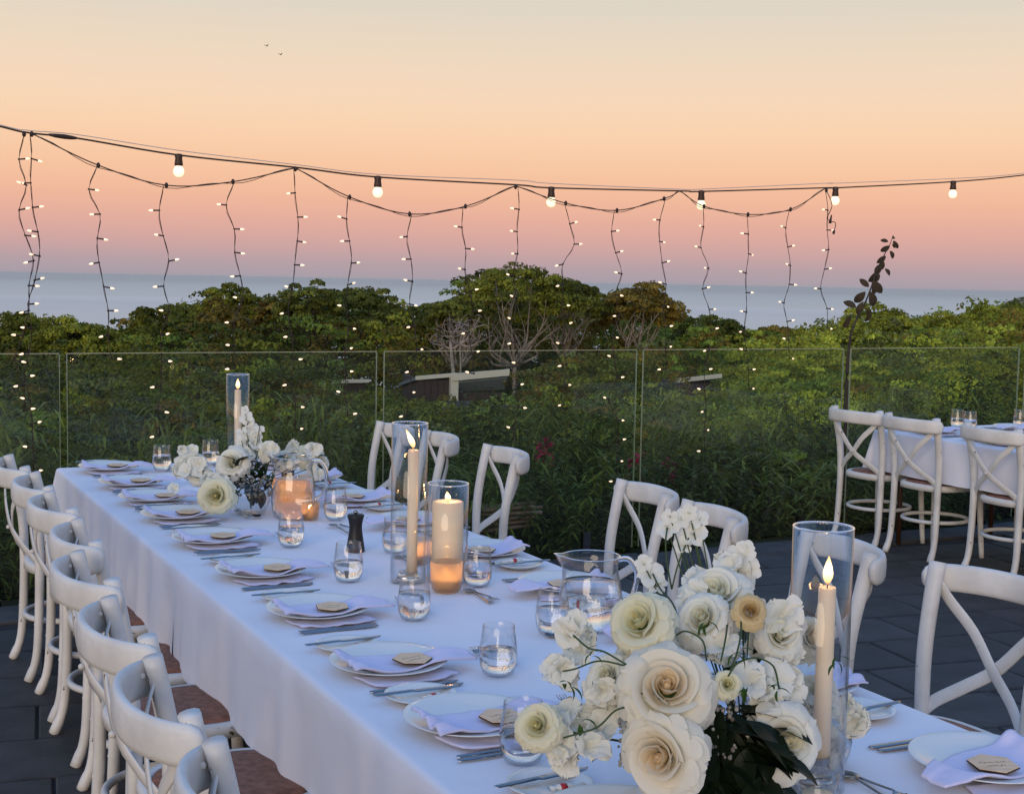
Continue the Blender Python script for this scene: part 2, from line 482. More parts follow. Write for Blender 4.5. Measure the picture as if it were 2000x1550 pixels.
# sea
def sea_mat():
    m = bpy.data.materials.new('sea'); m.use_nodes = True
    n, l = m.node_tree.nodes, m.node_tree.links
    b = n['Principled BSDF']
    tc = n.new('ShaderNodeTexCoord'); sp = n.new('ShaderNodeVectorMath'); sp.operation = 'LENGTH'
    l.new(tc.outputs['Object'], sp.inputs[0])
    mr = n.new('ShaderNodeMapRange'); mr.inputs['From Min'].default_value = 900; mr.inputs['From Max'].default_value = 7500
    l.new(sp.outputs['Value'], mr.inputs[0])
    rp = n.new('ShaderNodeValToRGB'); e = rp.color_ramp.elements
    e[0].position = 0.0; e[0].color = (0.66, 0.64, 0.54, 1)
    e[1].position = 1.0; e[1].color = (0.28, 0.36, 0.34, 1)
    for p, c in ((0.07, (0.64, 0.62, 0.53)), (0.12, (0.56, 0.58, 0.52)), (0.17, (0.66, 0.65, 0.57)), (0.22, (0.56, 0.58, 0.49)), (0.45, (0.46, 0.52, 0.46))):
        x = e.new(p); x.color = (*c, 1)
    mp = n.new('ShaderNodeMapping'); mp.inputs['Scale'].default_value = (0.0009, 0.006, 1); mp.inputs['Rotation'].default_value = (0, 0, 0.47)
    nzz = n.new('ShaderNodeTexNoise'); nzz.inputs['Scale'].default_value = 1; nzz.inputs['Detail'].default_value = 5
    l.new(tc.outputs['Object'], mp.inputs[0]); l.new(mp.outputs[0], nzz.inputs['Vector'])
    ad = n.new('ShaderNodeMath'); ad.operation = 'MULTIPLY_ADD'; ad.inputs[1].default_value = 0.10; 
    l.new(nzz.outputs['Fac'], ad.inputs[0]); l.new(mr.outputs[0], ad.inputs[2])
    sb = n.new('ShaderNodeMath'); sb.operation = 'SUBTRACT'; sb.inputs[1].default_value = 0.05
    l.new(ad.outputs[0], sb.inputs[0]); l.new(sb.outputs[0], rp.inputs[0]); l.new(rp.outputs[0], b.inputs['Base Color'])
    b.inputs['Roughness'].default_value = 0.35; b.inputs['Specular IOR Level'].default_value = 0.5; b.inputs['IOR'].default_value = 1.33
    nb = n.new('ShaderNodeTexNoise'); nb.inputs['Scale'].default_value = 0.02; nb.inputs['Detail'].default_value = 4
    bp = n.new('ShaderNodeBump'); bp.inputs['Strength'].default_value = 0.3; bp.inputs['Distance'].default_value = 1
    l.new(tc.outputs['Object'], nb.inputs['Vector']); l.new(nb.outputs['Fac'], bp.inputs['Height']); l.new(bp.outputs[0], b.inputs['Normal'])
    MAT['sea'] = m
sea_mat()
V, F = [], []
rs = [300, 600, 1200, 2500, 5000, 12000, 30000, 80000]
for r in rs:
    for k in range(49):
        a = -pi * 0.25 + k / 48 * pi * 1.1
        V.append((r * math.cos(a), r * math.sin(a), -33))
for i in range(len(rs) - 1):
    for k in range(48):
        F.append((i * 49 + k, (i + 1) * 49 + k, (i + 1) * 49 + k + 1, i * 49 + k + 1))
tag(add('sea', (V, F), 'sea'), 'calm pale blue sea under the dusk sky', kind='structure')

# dune headland at the right
def dune(u, v):
    c = at(2120, 612, 420)
    a = (u - 0.5) * 2; b = (v - 0.5) * 2
    h = max(0, 1 - a * a) * max(0, 1 - b * b)
    return (c.x + a * 42 * CFy + b * 60 * CFx, c.y - a * 42 * CFx + b * 60 * CFy, -14 + h * (15.5 + 3 * nz(a * 3, b * 3)))
tag(add('dune_headland', grid(dune, 40, 24), 'dune'), 'brown sand headland above the trees at the right edge', kind='structure')

# terrace: mortar bed with separate slate pavers
tag(add('terrace_base', box(-3.2, 10.5, -2.5, 7.06, -0.30, -0.012), 'grout', smooth=False), 'dark mortar bed of the terrace', kind='structure')
pave = tag(bpy.data.objects.new('terrace_paving', None), 'dark slate paving of the terrace', kind='structure'); link(pave)
SW, SH = 0.62, 0.41
slab_me = [mesh_data('slate_tile', *bbox(-SW / 2 + 0.005, SW / 2 - 0.005, -SH / 2 + 0.005, SH / 2 - 0.005, -0.02, 0, 0.006), 'slate', False) for _ in range(1)]
half_me = mesh_data('slate_tile', *bbox(-SH / 2 + 0.005, SH / 2 - 0.005, -SH / 2 + 0.005, SH / 2 - 0.005, -0.02, 0, 0.006), 'slate', False)
ang = math.radians(-8)
ca, sa = math.cos(ang), math.sin(ang)
cnt = 0
far_tiles = []
for r in range(-14, 26):
    for q in range(-10, 26):
        lx = q * SW + (SW / 2 if r % 2 else 0) + 0.04 * math.sin(r * 7.1); ly = r * SH
        x = 0 + lx * ca - ly * sa; y = 0 + lx * sa + ly * ca
        if not (-1.6 < x < 9.6 and 0.6 < y < 6.86): continue
        z = random.uniform(-0.0015, 0.0015)
        # seen ones are pieces of their own; the strip hidden under the long table is skipped
        if 1.05 < x < 2.05 and y < 6.4: continue
        # outside the picture
        v = Vector((x, y, -EYE)); dep = v.dot(CF)
        sx = PW / 2 + FPX * v.dot(CR) / max(dep, 0.1); sy = PH / 2 - FPX * v.dot(CU) / max(dep, 0.1)
        seen = dep > 1 and -330 < sx < 2330 and sy < 1900
        if not seen: 
            continue
        o = bpy.data.objects.new('slate_tile', slab_me[0]); o.location = (x, y, z)
        o.rotation_euler = (random.uniform(-.003, .003), random.uniform(-.003, .003), ang + random.uniform(-.004, .004))
        link(o, pave); cnt += 1
# edging stones at the far rim
kerb = tag(bpy.data.objects.new('terrace_kerb', None), 'dark stone edging along the glass', kind='structure'); link(kerb)
km = mesh_data('edging_stone', *bbox(-0.297, 0.297, -0.16, 0.16, -0.25, 0.008, 0.008), 'kerb_stone', False)
for i in range(20):
    o = bpy.data.objects.new('edging_stone', km); o.location = (-1.2 + i * 0.6, 7.02 + 0.01 * math.sin(i * 3), random.uniform(-.002, .002)); link(o, kerb)
tag(add('garden_bed', box(-3, 10.4, 7.19, 7.62, -0.5, -0.06), 'soil', smooth=False), 'dark planted strip under the glass', kind='structure')

# ---------------------------------------------------------------- glass balustrade
FY = 7.3
bal = thing('glass_balustrade', 'frameless clear glass balustrade of tall panels along the terrace edge', 'glass fence', (0, FY, 0))
edges = [-2.15, -0.56]
gaps = [(115, 131), (735, 751), (1243, 1257), (1647, 1662), (1990, 2004)]
xs = []
for a, b in gaps:
    xs.append((at_y(a, 690, FY).x, at_y(b, 690, FY).x))
spans = [(xs[0][0] - 1.62, xs[0][0])] + [(xs[i][1], xs[i + 1][0]) for i in range(4)] + [(xs[4][1], xs[4][1] + 1.6)]
for a, b in spans:
    pn = add('glass_panel', box(a, b, -0.006, 0.006, 0.02, 1.255), 'balustrade_glass', bal, smooth=False)
    et = join(box(a, b, -0.006, 0.006, 1.2555, 1.2595), box(a - 0.003, a - 0.0005, -0.006, 0.006, 0.02, 1.255), box(b + 0.0005, b + 0.003, -0.006, 0.006, 0.02, 1.255))
    add('polished_edge', et, 'glass_edge', pn, smooth=False)
    for t in (0.2, 0.8):
        xx = a + (b - a) * t
        add('floor_clamp', join(box(xx - 0.025, xx + 0.025, -0.022, -0.008, -0.06, 0.14), box(xx - 0.025, xx + 0.025, 0.008, 0.022, -0.06, 0.14), box(xx - 0.03, xx + 0.03, -0.03, 0.03, -0.065, 0.015)), 'steel', bal, smooth=False)

# ================================================================ CHAIRS
def build_chair(label):
    t = thing('cross_back_chair', label, 'chair')
    for s in (-1, 1):
        path = spline([(-0.045, s * 0.192, 0), (-0.014, s * 0.188, 0.08), (-0.001, s * 0.186, 0.20), (0.006, s * 0.184, 0.44), (0.000, s * 0.190, 0.62), (-0.028, s * 0.198, 0.78), (-0.052, s * 0.202, 0.885)], 4)
        n = len(path)
        ra = [0.0180 + 0.007 * (i / n) + (0.003 if i < 3 else 0) for i in range(n)]
        add('rear_leg', sweep(path, ra, [r * 0.85 for r in ra], 10, up=(1, 0, 0), sq=0.85), 'white_paint', t)
        path = spline([(0.385, s * 0.205, 0), (0.372, s * 0.196, 0.2), (0.362, s * 0.188, 0.435)], 4)
        add('front_leg', sweep(path, [0.0155 + 0.004 * i / 8 for i in range(len(path))], None, 10, up=(1, 0, 0)), 'white_paint', t)
    # bent top rail bulging backwards
    pts = []
    for i in range(25):
        u = -1 + 2 * i / 24
        y = 0.236 * math.sin(u * pi / 2)
        x = -0.034 - 0.112 * (max(0, 1 - abs(y / 0.236) ** 2.3)) ** 0.62
        pts.append((x, y, 0.832 + 0.006 * (1 - u * u)))
    rb = [0.019 + 0.022 * min(1, (1 - abs(-1 + 2 * i / 24)) / 0.16) ** 0.6 for i in range(25)]
    add('top_rail', sweep(pts, 0.0122, rb, 12, sq=0.72), 'white_paint', t)
    # crossed flat straps
    for s in (-1, 1):
        path = spline([(-0.045, s * 0.205, 0.84), (-0.070, s * 0.165, 0.775), (-0.082, s * 0.085, 0.70), (-0.072 - 0.004 * s, 0, 0.610), (-0.045, -s * 0.085, 0.545), (-0.010, -s * 0.150, 0.495), (0.006, -s * 0.186, 0.452)], 4)
        add('cross_strap', sweep(path, 0.0190, 0.0035, 8, up=(1, 0, 0), sq=0.5), 'white_paint', t)
    add('rivet', ball((-0.086, 0, 0.610), 0.009, 8, 5), 'white_paint', t)
    # seat
    def outline(k, off=0.0):
        a = 2 * pi * k / 40
        cx, sx = math.cos(a), math.sin(a)
        ex = math.copysign(abs(cx) ** 0.72, cx); ey = math.copysign(abs(sx) ** 0.72, sx)
        X = 0.195 + (0.215 - off) * ex
        Wd = 0.212 + 0.014 * ex - off
        return X, Wd * ey
    ring = []
    rows = [(0.0, 0.425), (0.0, 0.452), (0.006, 0.461), (0.018, 0.464), (0.030, 0.462), (0.032, 0.452), (0.032, 0.425)]
    V = []; F = []
    for off, z in rows:
        for k in range(40):
            x, y = outline(k, off); V.append((x, y, z))
    for i in range(len(rows)):
        i2 = (i + 1) % len(rows)
        for k in range(40):
            k2 = (k + 1) % 40
            F.append((i * 40 + k, i2 * 40 + k, i2 * 40 + k2, i * 40 + k2))
    sf = add('seat_frame', (V, [tuple(reversed(f)) for f in F]), 'white_paint', t)
    V = []; F = []
    for j, (off, z) in enumerate([(0.0325, 0.456), (0.036, 0.466), (0.08, 0.472), (0.15, 0.474)]):
        for k in range(40):
            x, y = outline(k, off); V.append((x, y, z))
    for j in range(3):
        for k in range(40):
            F.append((j * 40 + k, j * 40 + (k + 1) % 40, (j + 1) * 40 + (k + 1) % 40, (j + 1) * 40 + k))
    F.append(tuple(3 * 40 + k for k in range(40)))
    add('seat_panel', (V, F), 'cane', sf)
    # bent ring stretcher
    pts = [(0.182 + 0.203 * math.cos(2 * pi * k / 40), 0.196 * math.sin(2 * pi * k / 40), 0.232) for k in range(40)]
    add('ring_stretcher', sweep(pts, 0.0125, None, 8, closed=True), 'white_paint', t)
    for s in (-1, 1):
        add('bolt', ball((-0.072, s * 0.203, 0.845), 0.008, 8, 5), 'white_paint', t)
        add('bolt', ball((-0.012, s * 0.186, 0.232), 0.007, 8, 5), 'white_paint', t)
    return t
chair0 = build_chair('x'); used_chair = [False]
def place_chair(x, y, rz, label, group):
    o = chair0 if not used_chair[0] else dup(chair0)
    used_chair[0] = True
    o.location = (x, y, 0); o.rotation_euler = (0, 0, rz); o['label'] = label; o['group'] = group
    return o
LG = 'white cross-back chairs along the left side of the long table'
left = [(2.06, 'nearest left-side chair, cut off by the bottom edge of the picture', .645),
        (2.62, 'second chair from the bottom on the left side, large chipped top rail in full view', .645),
        (3.19, 'third chair from the bottom on the left side of the long table', .675),
        (3.79, 'fourth chair from the bottom on the left side, crossed straps facing the camera', .705),
        (4.32, 'fifth chair from the bottom on the left side, pulled close to the fourth', .775),
        (4.93, 'sixth chair from the bottom on the left side, curved feet on open paving', .79),
        (5.45, 'seventh chair from the bottom on the left side, below the far table corner', .80),
        (6.02, 'farthest left-side chair in view, cut by the left edge of the picture', .78)]
for i, (y, lab, x) in enumerate(left):
    place_chair(x, y, math.radians([2, -3, 1, 3, -2, 2, -1, 2][i]), lab, LG)
RG = 'white cross-back chairs along the right side of the long table'
right = [(6.90, 2.70, 'farthest right-side chair, against the glass behind the tall candle'),
         (6.44, 2.76, 'white chair partly hidden behind the tall glass candle cylinder'),
         (5.76, 2.80, 'lone white chair just right of the short pillar candle'),
         (4.52, 2.80, 'white chair behind the glass water jug at the middle of the table'),
         (3.99, 2.74, 'white chair directly behind the tall white blossoms of the near centrepiece'),
         (3.34, 2.77, 'white chair seen through the glass cylinder of the nearest candle'),
         (2.76, 2.84, 'nearest right-side chair at the right edge with its crossed straps in view')]
for i, (y, x, lab) in enumerate(right):
    place_chair(x, y, pi + math.radians([-4, -10, -6, -7, -12, -12, 3][i]), lab, RG)
SG = 'white cross-back chairs at the second table'
for x, y, a, lab in [(6.08, 6.99, 4, 'leftmost chair at the second table, its back against dark foliage'),
                     (6.09, 6.49, 2, 'middle chair at the second table, in front of the cloth corner'),
                     (6.12, 5.86, -2, 'rightmost chair at the second table, cut by the right edge of the picture'),
                     ]:
    place_chair(x, y, math.radians(a), lab, SG)
place_chair(7.62, 6.35, pi, 'far-side chair at the second table mostly hidden behind its cloth', SG)

# ================================================================ TABLES
def trestle_table(x0, x1, y0, y1, label):
    t = thing('trestle_table', label, 'table', ((x0 + x1) / 2, (y0 + y1) / 2, 0))
    w, d = (x1 - x0) / 2 - 0.012, (y1 - y0) / 2 - 0.012
    add('tabletop', bbox(-w, w, -d, d, 0.715, 0.741), 'wood_ply', t, smooth=False)
    n = max(2, int(round((y1 - y0) / 1.8)))
    for i in range(n + 1):
        yy = -d + 0.12 + (2 * d - 0.24) * i / n
        for s in (-1, 1):
            add('leg', sweep([(s * (w - 0.12), yy, 0), (s * (w - 0.12), yy, 0.714)], 0.016, None, 8), 'lamp_socket', t)
    return t
trestle_table(1.0, 2.15, 0.9, 6.78, 'long banquet table hidden beneath white tablecloths')
trestle_table(6.17, 7.25, 3.6, 6.98, 'second banquet table hidden beneath its white tablecloth')

def tablecloth(name, label, x0, x1, ya, yb, end, z, hem=0.45, seed=0, lift=0.0, flare=0.006):
    """top plus hanging skirt on both long sides and at one end (end=+1 far, -1 near)"""
    V, F = [], []
    ins = 0.02
    nx, ny = 70, int((yb - ya) / 0.016)
    yA = ya if end > 0 else ya + ins
    yB = yb - ins if end > 0 else yb
    def topz(x, y):
        w = 0.0030 * nz(x * 4 + seed, y * 2.2) + 0.0016 * nz(x * 13, y * 9 + seed)
        # folding creases along and across
        for cxx in (x0 + (x1 - x0) * 0.5,):
            w += 0.0030 * math.exp(-((x - cxx) / 0.007) ** 2)
        for k in range(0, 9):
            cyy = 1.3 + k * 0.82 + seed * 0.1
            w += 0.0026 * math.exp(-((y - cyy - 0.01 * math.sin(x * 9)) / 0.008) ** 2)
        ed = min(x - x0, x1 - x, (yb - y) if end > 0 else (y - ya))
        return z + w * min(1, max(0, (ed - ins) / 0.05))
    g = grid(lambda u, v: (x0 + ins + (x1 - x0 - 2 * ins) * u, yA + (yB - yA) * v, topz(x0 + ins + (x1 - x0 - 2 * ins) * u, yA + (yB - yA) * v)), nx, ny)
    g = (g[0], [tuple(reversed(f)) for f in g[1]])
    # skirt path
    a0, a1, b0, b1 = x0 + ins, x1 - ins, yA, yB
    if end > 0: corners = [(a0, b0), (a0, b1), (a1, b1), (a1, b0)]
    else: corners = [(a1, b1), (a1, b0), (a0, b0), (a0, b1)]
    P = []
    nrm = [(-1, 0), (0, 1), (1, 0)] if end > 0 else [(1, 0), (0, -1), (-1, 0)]
    for k in range(3):
        A, B = corners[k], corners[k + 1]
        L = math.hypot(B[0] - A[0], B[1] - A[1]); n = max(2, int(L / 0.02))
        for i in range(n + 1):
            t = i / n
            P.append((A[0] + (B[0] - A[0]) * t, A[1] + (B[1] - A[1]) * t, nrm[k], 0))
        if k < 2:
            for q in range(1, 8):
                th = q / 8 * pi / 2
                n0, n1 = nrm[k], nrm[k + 1]
                P.append((B[0], B[1], (n0[0] * math.cos(th) + n1[0] * math.sin(th), n0[1] * math.cos(th) + n1[1] * math.sin(th)), math.sin(2 * th)))
    rows = [(0.0, 0.0), (0.012, 0.0), (0.018, -0.002), (0.0225, -0.007), (0.0245, -0.014)]
    NS = 14
    sk = []; s = 0; prev = None
    for p in P:
        if prev: s += math.hypot(p[0] - prev[0], p[1] - prev[1]) + (0.012 if p[3] else 0)
        prev = p
        f1 = nz(s * 2.1 + seed * 7, 3.3) ; f2 = nz(s * 5.5 + seed * 3, 8.1); f3 = nz(s * 12, seed)
        hz = hem + 0.035 * nz(s * 0.9 + seed, 1.7) + 0.012 * f2
        col = [(p[0] + p[2][0] * o, p[1] + p[2][1] * o, z + dz) for o, dz in rows]
        for j in range(1, NS + 1):
            t = j / NS
            zz = (z - 0.014) + (hz - (z - 0.014)) * t
            o = 0.0245 + flare * t + t ** 0.8 * (0.030 * f1 + 0.024 * f2 + 0.010 * f3) + lift + p[3] * 0.05 * t
            ph = t * 0.05 * nz(s * 1.3, 5 + seed)
            tx, ty = -p[2][1], p[2][0]
            col.append((p[0] + p[2][0] * o + tx * ph, p[1] + p[2][1] * o + ty * ph, zz))
        sk.append(col)
    R = len(sk[0])
    SV = [v for c in sk for v in c]
    SF = [(i * R + j, (i + 1) * R + j, (i + 1) * R + j + 1, i * R + j + 1) for i in range(len(sk) - 1) for j in range(R - 1)]
    o = add(name, join(g, (SV, SF)), 'cloth')
    return tag(o, label, 'tablecloth')
TZ = 0.7445
tablecloth('tablecloth', 'white tablecloth over the far half of the long table', 1.0, 2.15, 4.30, 6.78, 1, TZ, seed=1, hem=0.465)
tablecloth('tablecloth', 'white tablecloth over the near half of the long table, overlapping the far one', 1.0, 2.15, 0.9, 4.385, -1, TZ + 0.003, seed=4, lift=0.004, hem=0.47)
tablecloth('tablecloth', 'white tablecloth on the second table at the right edge', 6.17, 7.25, 3.6, 6.98, 1, TZ, seed=9, hem=0.50)
TT = TZ + 0.0055

# ================================================================ TABLEWARE
PL = [(0.0005, 0.002), (0.075, 0.0015), (0.080, 0.0), (0.086, 0.003), (0.100, 0.006), (0.125, 0.0125), (0.1385, 0.0175), (0.140, 0.0185), (0.1385, 0.0195),
      (0.124, 0.0155), (0.098, 0.0095), (0.086, 0.0065), (0.0005, 0.0060)]
plate_me = mesh_data('dinner_plate', *lathe(PL, 40), 'porcelain')
bread_me = mesh_data('bread_plate', *lathe([(r * 0.57, z * 0.85) for r, z in PL], 32), 'porcelain')

def napkin_geo(sx, seed):
    """folded linen laid across the plate: long tongue towards the table centre, one edge over the rim"""
    def top(u, v):
        X = -0.122 + 0.315 * u
        wid = 0.140 - 0.075 * u ** 2.2
        Y = -0.104 + 0.020 * u + wid * v + 0.010 * math.sin(u * 4 + seed) * v
        r = math.hypot(X, Y)
        k = min(1, max(0, (r - 0.085) / 0.045)); k = k * k * (3 - 2 * k)
        z = 0.0215 + 0.0155 * k - max(0, r - 0.150) * 0.20
        z += 0.0028 * nz(X * 14 + seed, Y * 18) + 0.0018 * nz(X * 48, Y * 40 + seed)
        z += math.exp(-((u - 0.05) / 0.09) ** 2) * (0.010 + 0.020 * nz(Y * 45, seed + 2))
        z += 0.0035 / (1 + math.exp(-(v - 0.45 - 0.25 * u) * 40)) 
        z += 0.010 * max(0, u - 0.8) * 5 * max(0, 0.6 - v)
        return (X * sx, Y, z)
    a = slab(top, 38, 20, 0.0050)
    def under(u, v):
        X = -0.085 + 0.215 * u - 0.02 * v
        Y = -0.147 + 0.05 * (2 * u - 0.9) ** 2 * 0.5 + (0.09 - 0.03 * u) * v + 0.010 * nz(X * 26, seed) * (1 - v)
        z = 0.0080 + 0.0040 * nz(X * 20, Y * 24 + seed + 4) + 0.003 * math.exp(-((v) / 0.12) ** 2) * nz(X * 40, seed)
        return (X * sx, Y, z)
    b = slab(under, 30, 9, 0.0042)
    g = join(a, b)
    if sx < 0: g = (g[0], [tuple(reversed(f)) for f in g[1]])
    return g
nap_me = {(sx, k): mesh_data('linen_napkin', *napkin_geo(sx, k * 3.7), 'napkin') for sx in (1, -1) for k in range(4)}

def prism(poly, z0, z1):
    n = len(poly)
    V = [(x, y, z0) for x, y in poly] + [(x, y, z1) for x, y in poly]
    return V, [tuple(range(n - 1, -1, -1)), tuple(range(n, 2 * n))] + [(i, (i + 1) % n, n + (i + 1) % n, n + i) for i in range(n)]
hexa = [(0.047 * math.cos(a), 0.047 * math.sin(a)) for a in [pi / 3 * k + pi / 6 for k in range(6)]]
hexb = [(x * 1.012, y * 1.012) for x, y in hexa]
hex_top = mesh_data('name_tag', *prism(hexa, 0.0012, 0.0042), 'wood_ply', False)
hex_edge = mesh_data('burnt_edge', *prism(hexb, 0, 0.0030), 'burnt_edge', False)
def script_line(seed, y, x0=-0.026, x1=0.026):
    rnd = random.Random(seed); pts = []
    n = 22
    for i in range(n):
        t = i / (n - 1)
        pts.append((x0 + (x1 - x0) * t + 0.0018 * math.cos(i * 2.2), y + rnd.uniform(-.0035, .0045) * (1 if i % 2 else -1), 0.0043))
    return sweep(spline(pts, 3), 0.0005, 0.00018, 4)
script_me = [mesh_data('engraved_name', *join(script_line(k, 0.004), script_line(k + 9, -0.012, -0.018, 0.018)), 'engraving') for k in range(3)]

def knife_geo(L=0.22, w=0.009):
    def f(u, v):
        x = u * L
        ww = (w * 0.55 + w * 0.2 * math.sin(u * 6)) if u < 0.45 else (w if u < 0.9 else w * math.sqrt(max(0.0, 1 - ((u - 0.9) / 0.1) ** 2)) + 0.0002)
        y = (v - 0.5) * 2 * ww
        th = 0.0045 if u < 0.45 else 0.0022
        return (x, y, 0.0012 + th * math.sqrt(max(0, 1 - (2 * v - 1) ** 2 * 0.9)))
    return slab(f, 26, 5, 0.001)
def fork_geo(L=0.17):
    hd = slab(lambda u, v: (u * L * 0.70, (v - 0.5) * 2 * (0.0065 - 0.0045 * u ** 0.6), 0.003 + 0.0025 * (1 - abs(2 * v - 1)) + 0.006 * u * u), 14, 4, 0.0015)
    pl = slab(lambda u, v: (L * (0.70 + 0.13 * u), (v - 0.5) * 2 * (0.0022 + 0.0095 * math.sin(min(1, u * 1.3) * pi / 2)), 0.009 - 0.003 * math.sin(u * pi)), 8, 5, 0.0014)
    gs = [hd, pl]
    for k in range(4):
        yy = -0.0105 + 0.007 * k
        gs.append(sweep([(L * 0.825, yy, 0.0086), (L * 0.90, yy, 0.0065), (L * 0.99, yy * 0.95, 0.011)], [0.0016, 0.0014, 0.0007], 0.0009, 6))
    return join(*gs)
def spoon_geo(L=0.18):
    hd = slab(lambda u, v: (u * L * 0.73, (v - 0.5) * 2 * (0.0068 - 0.0045 * u ** 0.6), 0.003 + 0.0022 * (1 - abs(2 * v - 1)) + 0.005 * u * u), 14, 4, 0.0015)
    bw = slab(lambda u, v: (L * (0.72 + 0.28 * u), (v - 0.5) * 2 * (0.0025 + 0.0155 * math.sin(pi * min(1, u * 1.02)) ** 0.6), 0.0085 - 0.006 * math.sin(pi * u) * (1 - (2 * v - 1) ** 2) - 0.002 * u), 14, 9, 0.0011)
    return join(hd, bw)
knife_me = mesh_data('table_knife', *knife_geo(), 'steel')
bknife_me = mesh_data('butter_knife', *knife_geo(0.205, 0.010), 'steel')
fork_me = mesh_data('dessert_fork', *fork_geo(), 'steel')
dfork_me = mesh_data('dinner_fork', *fork_geo(0.2), 'steel')
spoon_me = mesh_data('dessert_spoon', *spoon_geo(), 'steel')
# wrapped sweet: clear twisted wrapper with a red band
sw = join(sweep([(-0.028, 0, 0.006), (-0.018, 0.002, 0.006), (-0.013, 0, 0.007), (0.013, 0, 0.007), (0.018, -0.002, 0.006), (0.040, 0.003, 0.005)], [0.013, 0.004, 0.009, 0.009, 0.004, 0.014], [0.004, 0.003, 0.006, 0.006, 0.003, 0.004], 8))
sweet_me = mesh_data('wrapped_sweet', *sw, 'wrap')
band_me = mesh_data('red_band', *sweep([(-0.010, 0, 0.007), (0.002, 0, 0.007)], 0.0100, 0.0067, 10), 'red_band')

def put(name, me, x, y, z, rz, label, cat, group, rx=0, ry=0):
    o = bpy.data.objects.new(name, me); o.location = (x, y, z); o.rotation_euler = (rx, ry, rz)
    link(o); return tag(o, label, cat, group)
ORD = {1: 'first', 2: 'second', 3: 'third', 4: 'fourth', 5: 'fifth', 6: 'sixth', 7: 'seventh', 8: 'eighth', 9: 'ninth', 10: 'tenth'}
def setting(x, y, side, where, k, near=False, tagon=True, knives=True):
    """side +1: guest on the left side facing +x; -1: guest on the right side"""
    rr = random.Random(k * 17 + (3 if side < 0 else 0))
    j = lambda a: rr.uniform(-a, a)
    a0 = 0 if side > 0 else pi
    put('dinner_plate', plate_me, x, y, TT + 0.010, j(.5), f'white dinner plate at the {where}', 'plate', 'dinner plates', rx=0.02)
    nm = nap_me[(side, k % 4)]
    put('linen_napkin', nm, x, y, TT, j(.10), f'folded lilac linen napkin at the {where}', 'napkin', 'folded napkins')
    if tagon:
        nt = put('name_tag', hex_top, x + side * 0.035 + j(.012), y - 0.048 + j(.008), TT + 0.0300, j(.35), f'hexagonal wooden name tag at the {where}', 'name tag', 'wooden name tags', rx=0.03)
        add('burnt_edge', hex_edge, None, nt)
        add('engraved_name', script_me[k % 3], None, nt)
    if knives:
        for q in (0, 1):
            put('table_knife', knife_me, x - side * 0.105 + j(.006), y - side * (0.160 + 0.020 * q), TT, a0 + j(.025) + 0.03 * side,
                f'{"outer" if q else "inner"} steel table knife at the {where}', 'knife', 'table knives')
    bx, by = x - side * 0.02 + j(.01), y + side * (0.208 + j(.010))
    put('bread_plate', bread_me, bx, by, TT, j(1), f'small bread plate at the {where}', 'bread plate', 'bread plates')
    put('butter_knife', bknife_me, bx - side * 0.105, by + side * (0.012 + j(.006)), TT + 0.0155, a0 + 0.05 + j(.12), f'butter knife across the bread plate, {where}', 'knife', 'butter knives')
    s = put('wrapped_sweet', sweet_me, bx + side * 0.012 + j(.01), by - side * 0.034, TT + 0.0085, a0 + j(.3), f'clear wrapped sweet with red band, {where}', 'sweet', 'wrapped sweets')
    add('red_band', band_me, None, s)
    hx = x + side * 0.255
    put('dessert_fork', fork_me, hx + j(.008), y - side * 0.085 + j(.01), TT, (pi / 2 if side < 0 else -pi / 2) * -1 + j(.06), f'dessert fork beyond the plate, {where}', 'fork', 'dessert forks')
    put('dessert_spoon', spoon_me, hx + side * 0.026 + j(.008), y + side * 0.085 + j(.01), TT, (pi / 2 if side < 0 else -pi / 2) + j(.06), f'dessert spoon beyond the plate, {where}', 'spoon', 'dessert spoons')
L_Y = [1.93, 2.526, 2.985, 3.548, 4.091, 4.667, 5.18, 5.608, 6.054, 6.56]
for i, y in enumerate(L_Y):
    setting(1.205 if y > 3 else 1.19, y, 1, f'{ORD[i + 1]} left-side place from the bottom edge' if i else 'nearest left-side place at the bottom edge', i, near=i < 3)
R_Y = [1.90, 2.47, 3.03, 3.57, 4.13, 4.75, 5.33, 5.95, 6.50]
for i, y in enumerate(R_Y):
    setting(1.985, y, -1, f'{ORD[i + 1]} right-side place from the bottom edge' if i else 'nearest right-side place by the tall candle', i + 20, near=i < 2)
for i, y in enumerate([6.62, 6.05, 5.48]):
    for q, xx in ((1, 6.36), (-1, 7.06)):
        setting(xx, y, q, f'{ORD[i + 1]} {"near" if q > 0 else "far"}-side place of the second table', i + 40 + (5 if q < 0 else 0), tagon=False)

